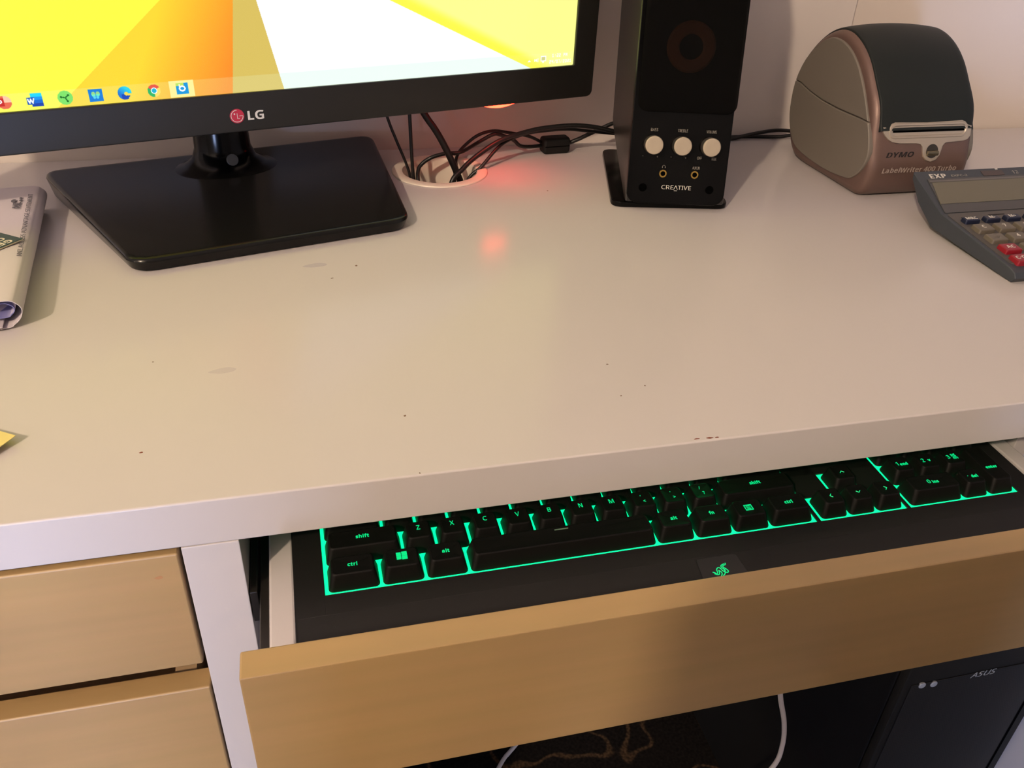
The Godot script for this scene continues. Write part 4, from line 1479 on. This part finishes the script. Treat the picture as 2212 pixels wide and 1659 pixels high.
	lettering("lettering", "GET", 0.0054, cream, card, face(g0 + V(0, 0.00135, 0), e2, -e1), 0.0150, true)
	lettering("lettering", "CASH", 0.0054, cream, card, face(e2 * 0.0165 + e1 * 0.0115 + V(0, 0.00135, 0), e2, -e1), 0.0210, true)
	# yellow note curling at one corner
	var n := thing("sticky_note", "yellow sticky note curling up at the left edge of the desk", "sticky note", V(-0.1086, 0, -0.0652))
	s = Shape.new()
	var f1 := (V(-0.1142, 0, -0.0573) - V(-0.1083, 0, -0.0647)).normalized()
	var f2 := (V(-0.1192, 0, -0.0793) - V(-0.1095, 0, -0.0695)).normalized()
	f2 = (f2 - f1 * f1.dot(f2)).normalized()
	var pt := func(i: int, j: int, th: float) -> Vector3:
		var u := i / 8.0
		var v := j / 8.0
		var lift := 0.0042 * pow(clampf(1.0 - (u + v) * 0.8, 0.0, 1.0), 1.6) + 0.0006
		return f1 * u * 0.050 + f2 * v * 0.050 + V(0, lift + th, 0)
	for i in 8:
		for j in 8:
			s.quad(pt.call(i, j, 0.0003), pt.call(i + 1, j, 0.0003), pt.call(i + 1, j + 1, 0.0003), pt.call(i, j + 1, 0.0003))
			s.quad(pt.call(i, j, 0.0), pt.call(i, j + 1, 0.0), pt.call(i + 1, j + 1, 0.0), pt.call(i + 1, j, 0.0))
	for i in 8:
		for e in [0, 8]:
			s.quad(pt.call(i, e, 0.0), pt.call(i + 1, e, 0.0), pt.call(i + 1, e, 0.0003), pt.call(i, e, 0.0003))
			s.quad(pt.call(e, i, 0.0), pt.call(e, i + 1, 0.0), pt.call(e, i + 1, 0.0003), pt.call(e, i, 0.0003))
	obj("note_sheet", s, mat("note yellow", rgb8(222, 206, 124), 0.7), n)


func cable(called: String, label: String, r: float, pts: Array, m: Material = null) -> MeshInstance3D:
	var s := Shape.new()
	var path := PackedVector3Array()
	for q in pts:
		path.append(V(q[0], q[1], q[2]))
	s.tube(path, r, 10, 6)
	var o := obj(called, s, m if m else mats["cable rubber"])
	tag(o, label, "cable")
	return o


func cables() -> void:
	cable("monitor_cable", "thin slanting black cable from monitor's lower edge, leftmost of three", 0.0014, [[0.120, 0.095, -0.47], [0.1332, 0.049, -0.47], [0.1399, 0.030, -0.47], [0.1494, 0.0048, -0.468], [0.1525, -0.010, -0.466], [0.155, -0.05, -0.466]])
	cable("monitor_cable", "straight vertical black cable dropping from monitor into desk hole", 0.0017, [[0.152, 0.10, -0.468], [0.1531, 0.052, -0.465], [0.1537, 0.0266, -0.464], [0.1545, 0.0, -0.462], [0.1565, -0.03, -0.458], [0.157, -0.057, -0.456]])
	cable("monitor_cable", "thick black cable slanting right from monitor into desk hole", 0.0033, [[0.150, 0.085, -0.458], [0.1668, 0.0547, -0.460], [0.1763, 0.0406, -0.460], [0.1851, 0.0248, -0.460], [0.1960, 0.001, -0.460], [0.2030, -0.020, -0.458], [0.205, -0.055, -0.455]])
	cable("audio_cable", "black cable looping low over the left of the desk hole", 0.0019, [[0.1580, -0.05, -0.455], [0.1590, -0.015, -0.458], [0.1603, -0.002, -0.468], [0.1650, 0.004, -0.472], [0.1740, 0.0102, -0.471], [0.1880, 0.0134, -0.472], [0.2040, 0.0140, -0.473], [0.2242, 0.0174, -0.490], [0.2391, 0.0250, -0.490], [0.2466, 0.0248, -0.490], [0.2605, 0.0192, -0.490], [0.2690, 0.0120, -0.492], [0.2820, 0.0092, -0.497], [0.2940, 0.0085, -0.502]])
	cable("audio_cable", "thin black cable arching highest from desk hole to the ferrite bead", 0.0016, [[0.1990, -0.05, -0.478], [0.1995, -0.006, -0.482], [0.2045, 0.0045, -0.494], [0.2128, 0.0117, -0.500], [0.2262, 0.0217, -0.500], [0.2413, 0.0257, -0.500], [0.2566, 0.0238, -0.500], [0.2800, 0.0186, -0.502], [0.2950, 0.0110, -0.505]])
	cable("speaker_cable", "thick black cable rising from desk hole towards the speaker", 0.0024, [[0.1890, -0.05, -0.440], [0.1888, -0.0094, -0.445], [0.2020, 0.0045, -0.452], [0.2180, 0.0145, -0.460], [0.2405, 0.0258, -0.466], [0.2640, 0.0312, -0.471], [0.2865, 0.0345, -0.474], [0.3170, 0.0358, -0.476], [0.3415, 0.0330, -0.478], [0.3660, 0.0275, -0.478], [0.3900, 0.0240, -0.478]])
	cable("speaker_cable", "black cable running beside the thick speaker cable, lower of the two", 0.0017, [[0.2050, -0.05, -0.450], [0.2067, -0.0115, -0.456], [0.2215, 0.0040, -0.457], [0.2365, 0.0175, -0.464], [0.2500, 0.0235, -0.473], [0.2700, 0.0270, -0.482], [0.2900, 0.0280, -0.487], [0.3160, 0.0285, -0.489], [0.3450, 0.0250, -0.490], [0.385, 0.0200, -0.490]])
	cable("audio_cable", "black cable from the ferrite bead up behind the speaker", 0.0021, [[0.3240, 0.0085, -0.506], [0.3330, 0.0130, -0.503], [0.3415, 0.0180, -0.500], [0.3586, 0.0253, -0.500], [0.3718, 0.0302, -0.500], [0.400, 0.034, -0.500]])
	var t := thing("ferrite_bead", "black ferrite bead clipped on cable between desk hole and speaker", "ferrite bead", V(0.3095, 0, -0.5045), 0.10)
	var s := Shape.new()
	s.xf = Transform3D(Basis(V(0, 1, 0), V(1, 0, 0), V(0, 0, 1)), V(0, 0.0085, 0))
	s.prism(Shape.rrect(0.0165, 0.0165, 0.0042, 5), -0.0145, 0.0145, 0.0026, 3)
	obj("bead_shell", s, mats["black matte"], t)
	s = Shape.new()
	s.box(V(-0.0135, 0.0081, -0.00845), V(0.0135, 0.0089, 0.00845), 0.0)
	obj("bead_seam", s, mats["hole black"], t)
	cable("printer_cable", "thick black cable behind the label printer, upper one by wall", 0.0021, [[0.470, 0.0025, -0.520], [0.518, 0.0022, -0.522], [0.5374, 0.0052, -0.522], [0.5568, 0.0083, -0.522], [0.5766, 0.0103, -0.521], [0.5972, 0.0095, -0.516], [0.63, 0.0080, -0.500]])
	cable("printer_cable", "black cable lying lowest behind the label printer on the desk", 0.0019, [[0.500, 0.0019, -0.528], [0.540, 0.0019, -0.529], [0.565, 0.0019, -0.526], [0.5798, 0.0035, -0.519], [0.5937, 0.0060, -0.515], [0.62, 0.0070, -0.502]])
	var white := mat("white cable", rgb8(212, 206, 204), 0.5)
	cable("charging_cable", "white cable hanging below the keyboard drawer in front of computer", 0.0022, [[0.385, -0.22, -0.05], [0.392, -0.285, -0.05], [0.4003, -0.325, -0.05], [0.4131, -0.3645, -0.05], [0.4196, -0.3996, -0.05], [0.4170, -0.4329, -0.05], [0.398, -0.50, -0.06], [0.365, -0.62, -0.09], [0.335, -0.7050, -0.13], [0.30, -0.7240, -0.165], [0.25, -0.7248, -0.20], [0.20, -0.7248, -0.22]], white)
	cable("floor_cable", "thin white cable curving across the dark rug under the desk", 0.0028, [[0.33, -0.7246, -0.40], [0.29, -0.7246, -0.352], [0.2575, -0.7246, -0.3179], [0.2400, -0.7246, -0.303], [0.2297, -0.7246, -0.2939], [0.19, -0.7246, -0.25], [0.12, -0.7246, -0.21]], white)


func computer() -> void:
	var x0 := 0.5030
	var x1 := 0.6640
	var zf := -0.03
	var top := -0.285
	var t := thing("computer_tower", "black computer tower with a fine mesh front under the desk", "computer", V((x0 + x1) / 2, FLOOR + 0.012, zf))
	var lo := V(x0 - (x0 + x1) / 2, 0, -0.36)
	var hi := V(x1 - (x0 + x1) / 2, top - FLOOR - 0.012, -0.010)
	var s := Shape.new()
	s.box(lo, hi, 0.003)
	obj("case", s, mat("case steel", rgb8(20, 19, 19), 0.6, 0.0, 0.3), t)
	# front: a frame, and a panel pierced with small holes
	s = Shape.new()
	var h: float = hi.y
	s.box(V(lo.x, 0.0, -0.0098), V(hi.x, h, 0.0), 0.003)
	obj("front_frame", s, mat("front plastic", rgb8(30, 28, 25), 0.55, 0.0, 0.3), t)
	s = Shape.new()
	s.box(V(lo.x + 0.007, 0.03, 0.0), V(hi.x - 0.016, h - 0.030, 0.0012), 0.0008)
	var mesh_m := mat("pierced panel", rgb8(64, 60, 55), 0.5)
	var im := Image.create(64, 64, false, Image.FORMAT_RGB8)
	for y in 64:
		for x in 64:
			var q := Vector2(fposmod(x + (8 if (y / 16) % 2 == 1 else 0), 16) - 8.0, y % 16 - 8.0)
			im.set_pixel(x, y, Color(0.06, 0.06, 0.06) if q.length() < 5.0 else Color(0.125, 0.112, 0.10))
	mesh_m.albedo_color = Color.WHITE
	mesh_m.albedo_texture = picture(im)
	mesh_m.uv1_triplanar = true
	mesh_m.uv1_scale = Vector3(95, 95, 95)
	obj("mesh_panel", s, mesh_m, t)
	s = Shape.new()
	s.box(V(hi.x - 0.0135, 0.03, -0.0002), V(hi.x - 0.0115, h - 0.02, 0.0006), 0.0)
	obj("front_groove", s, mats["hole black"], t)
	var cx := (x0 + x1) / 2
	for q in [[0.5205, -0.3167], [0.5325, -0.3181]]:
		s = Shape.new()
		s.xf = Transform3D(Basis(Vector3.RIGHT, PI / 2), V(q[0] - cx, q[1] - FLOOR - 0.012, 0.0))
		s.prism(Shape.disc(0.0034, 18), 0.0, 0.0020, 0.0004, 1)
		obj("front_socket", s, mat("socket grey", rgb8(150, 150, 150), 0.4), t)
	lettering("lettering", "ASUS", 0.0062, mat("silver print", rgb8(150, 148, 140), 0.4), t, face(V(0.5825 - cx, -0.3170 - FLOOR - 0.012, 0.0012), Vector3.RIGHT, Vector3.UP), 0.024, false, 0.2)


# a body drawn as one skin round tapered bones: distances to the bones are blended and the zero surface is meshed
func skin(bones: Array, cell: float, blend: float) -> Shape:
	var lo := V(1e9, 1e9, 1e9)
	var hi := -lo
	for b in bones:
		for e in 2:
			lo = lo.min(b[e] - Vector3.ONE * (b[2 + e] + cell * 2.0))
			hi = hi.max(b[e] + Vector3.ONE * (b[2 + e] + cell * 2.0))
	var n := Vector3i(((hi - lo) / cell).ceil()) + Vector3i.ONE
	var f := PackedFloat32Array()
	f.resize(n.x * n.y * n.z)
	f.fill(1.0)
	for b in bones:
		var A: Vector3 = b[0]
		var B: Vector3 = b[1]
		var m := maxf(b[2], b[3]) + blend + cell * 2.0
		var i0 := Vector3i(((A.min(B) - Vector3.ONE * m - lo) / cell).floor()).clamp(Vector3i.ZERO, n - Vector3i.ONE)
		var i1 := Vector3i(((A.max(B) + Vector3.ONE * m - lo) / cell).ceil()).clamp(Vector3i.ZERO, n - Vector3i.ONE)
		var ab := B - A
		var l2 := maxf(ab.length_squared(), 1e-9)
		for z in range(i0.z, i1.z + 1):
			for y in range(i0.y, i1.y + 1):
				for x in range(i0.x, i1.x + 1):
					var q := lo + Vector3(x, y, z) * cell - A
					var t := clampf(q.dot(ab) / l2, 0.0, 1.0)
					var d := (q - ab * t).length() - lerpf(b[2], b[3], t)
					var k := x + n.x * (y + n.y * z)
					var o := f[k]
					var h := clampf(0.5 + 0.5 * (o - d) / blend, 0.0, 1.0)
					f[k] = lerpf(o, d, h) - blend * h * (1.0 - h) if o < 1.0 else d
	var at := {}
	var s := Shape.new()
	var step := [1, n.x, n.x * n.y]
	for z in n.z - 1:
		for y in n.y - 1:
			for x in n.x - 1:
				var k := x + n.x * (y + n.y * z)
				var inside := 0
				var c := Vector3.ZERO
				var cnt := 0
				for q in 8:
					if f[k + (q & 1) + n.x * ((q >> 1) & 1) + n.x * n.y * (q >> 2)] < 0.0: inside += 1
				if inside == 0 or inside == 8:
					continue
				for a in 3:
					for q in 4:
						var u := (a + 1) % 3
						var w := (a + 2) % 3
						var base: int = k + (q & 1) * step[u] + (q >> 1) * step[w]
						var d0 := f[base]
						var d1 := f[base + step[a]]
						if (d0 < 0.0) != (d1 < 0.0):
							var p := Vector3.ZERO
							p[a] = d0 / (d0 - d1)
							p[u] = q & 1
							p[w] = q >> 1
							c += p
							cnt += 1
				at[k] = lo + (Vector3(x, y, z) + c / cnt) * cell
	for k in at:
		for a in 3:
			var u := (a + 1) % 3
			var w := (a + 2) % 3
			if (f[k] < 0.0) == (f[k + step[a]] < 0.0):
				continue
			var k1: int = k - step[u]
			var k2: int = k - step[u] - step[w]
			var k3: int = k - step[w]
			if at.has(k1) and at.has(k2) and at.has(k3):
				if f[k] < 0.0: s.quad(at[k], at[k1], at[k2], at[k3])
				else: s.quad(at[k], at[k3], at[k2], at[k1])
	return s


func photographer() -> void:
	# stands before the desk, behind the camera, holding a phone out; the arms and phone shade part of the drawer front
	var t := thing("person", "person standing before the desk in dark clothes, holding a phone out in both hands", "person", V(PX, FLOOR, 0.80))
	var o := V(PX, FLOOR, 0.80)
	var S := func(side: float) -> Vector3: return V(PX + side * 0.19, 0.66, 0.80)
	var E := func(side: float) -> Vector3: return V(PX + side * 0.255, 0.38, 0.66)
	var ph := V(-0.079, 0.337, 0.464)
	var bones := []
	var hips := V(PX, 0.22, 0.82)
	bones.append([hips, V(PX, 0.42, 0.82), 0.15, 0.135])
	bones.append([V(PX - 0.06, 0.42, 0.82), V(PX - 0.10, 0.60, 0.81), 0.11, 0.115])
	bones.append([V(PX + 0.06, 0.42, 0.82), V(PX + 0.10, 0.60, 0.81), 0.11, 0.115])
	bones.append([V(PX - 0.14, 0.65, 0.805), V(PX + 0.14, 0.65, 0.805), 0.075, 0.075])
	bones.append([V(PX, 0.66, 0.81), V(PX, 0.78, 0.79), 0.062, 0.055])
	for sd in [-1.0, 1.0]:
		var sh: Vector3 = S.call(sd)
		var el: Vector3 = E.call(sd)
		var wr := V(ph.x + sd * 0.118, ph.y - 0.035, ph.z + 0.045)
		bones.append([sh, el, 0.060, 0.045])
		bones.append([el, wr, 0.045, 0.031])
		var kn := V(PX + sd * 0.10, -0.26, 0.79)
		bones.append([V(PX + sd * 0.085, 0.17, 0.82), kn, 0.100, 0.078])
		bones.append([kn, V(PX + sd * 0.105, FLOOR + 0.10, 0.84), 0.060, 0.042])
		bones.append([V(PX + sd * 0.105, FLOOR + 0.060, 0.85), V(PX + sd * 0.12, FLOOR + 0.052, 0.68), 0.045, 0.036])
	var sk := skin(bones, 0.018, 0.05)
	sk.xf = Transform3D.IDENTITY
	for i in sk.p.size(): sk.p[i] -= o
	obj("clothed_body", sk, mat("dark clothes", rgb8(52, 50, 54), 0.9), t, 70.0)
	# head with hair
	var h := V(PX, 0.88, 0.765)
	var hb := [[h + V(0, 0.035, 0.012), h + V(0, 0.02, 0.0), 0.088, 0.085], [h + V(0, -0.02, -0.025), h + V(0, -0.075, -0.05), 0.066, 0.040], [h + V(0, 0.0, -0.088), h + V(0, -0.022, -0.104), 0.010, 0.014], [h + V(-0.078, 0.0, 0.01), h + V(-0.082, -0.03, 0.005), 0.012, 0.010], [h + V(0.078, 0.0, 0.01), h + V(0.082, -0.03, 0.005), 0.012, 0.010], [h + V(0, -0.11, 0.02), h + V(0, -0.05, 0.01), 0.052, 0.052]]
	sk = skin(hb, 0.008, 0.02)
	for i in sk.p.size(): sk.p[i] -= o
	var fl := mat("skin", rgb8(205, 160, 135), 0.55)
	obj("head", sk, fl, t, 70.0)
	sk = skin([[h + V(0, 0.045, 0.025), h + V(0, 0.0, 0.045), 0.093, 0.080]], 0.008, 0.02)
	for i in sk.p.size(): sk.p[i] -= o
	obj("hair", sk, mat("hair", rgb8(50, 36, 28), 0.7), t, 70.0)
	# hands: palm, four fingers and a thumb each, closed on the phone's ends
	for sd in [-1.0, 1.0]:
		var wr := V(ph.x + sd * 0.118, ph.y - 0.035, ph.z + 0.045)
		var hand := []
		var pc := V(ph.x + sd * 0.100, ph.y - 0.010, ph.z + 0.030)
		hand.append([wr, pc, 0.027, 0.026])
		hand.append([pc + V(0, 0.028, 0.0), pc + V(0, -0.020, 0.004), 0.020, 0.022])
		for k in 4:
			var y := 0.034 - 0.021 * k
			var len_: float = [0.85, 1.0, 0.95, 0.8][k]
			var a := pc + V(0, y, -0.004)
			var b := a + V(-sd * 0.010, 0.002, -0.030) * len_
			var c := b + V(-sd * 0.028, 0.0, -0.006) * len_
			hand.append([a, b, 0.0095, 0.0088])
			hand.append([b, c, 0.0088, 0.0072])
		var t0 := pc + V(-sd * 0.008, -0.022, 0.010)
		var t1 := t0 + V(-sd * 0.026, 0.010, 0.004)
		hand.append([t0, t1, 0.012, 0.010])
		hand.append([t1, t1 + V(-sd * 0.024, 0.012, -0.003), 0.010, 0.008])
		sk = skin(hand, 0.004, 0.006)
		for i in sk.p.size(): sk.p[i] -= o
		obj("hand", sk, fl, t, 70.0)
	var cam := get_node("camera") as Camera3D
	var p := thing("phone", "black phone held level in both hands by the standing person", "phone", ph)
	var s := Shape.new()
	var bs := cam.transform.basis
	s.xf = Transform3D(Basis(bs.x, bs.z, bs.y), bs.z * -0.004)
	s.prism(Shape.rrect(0.150, 0.072, 0.012, 6), 0.0, 0.008, 0.002, 2)
	obj("phone_body", s, mats["black gloss"], p)
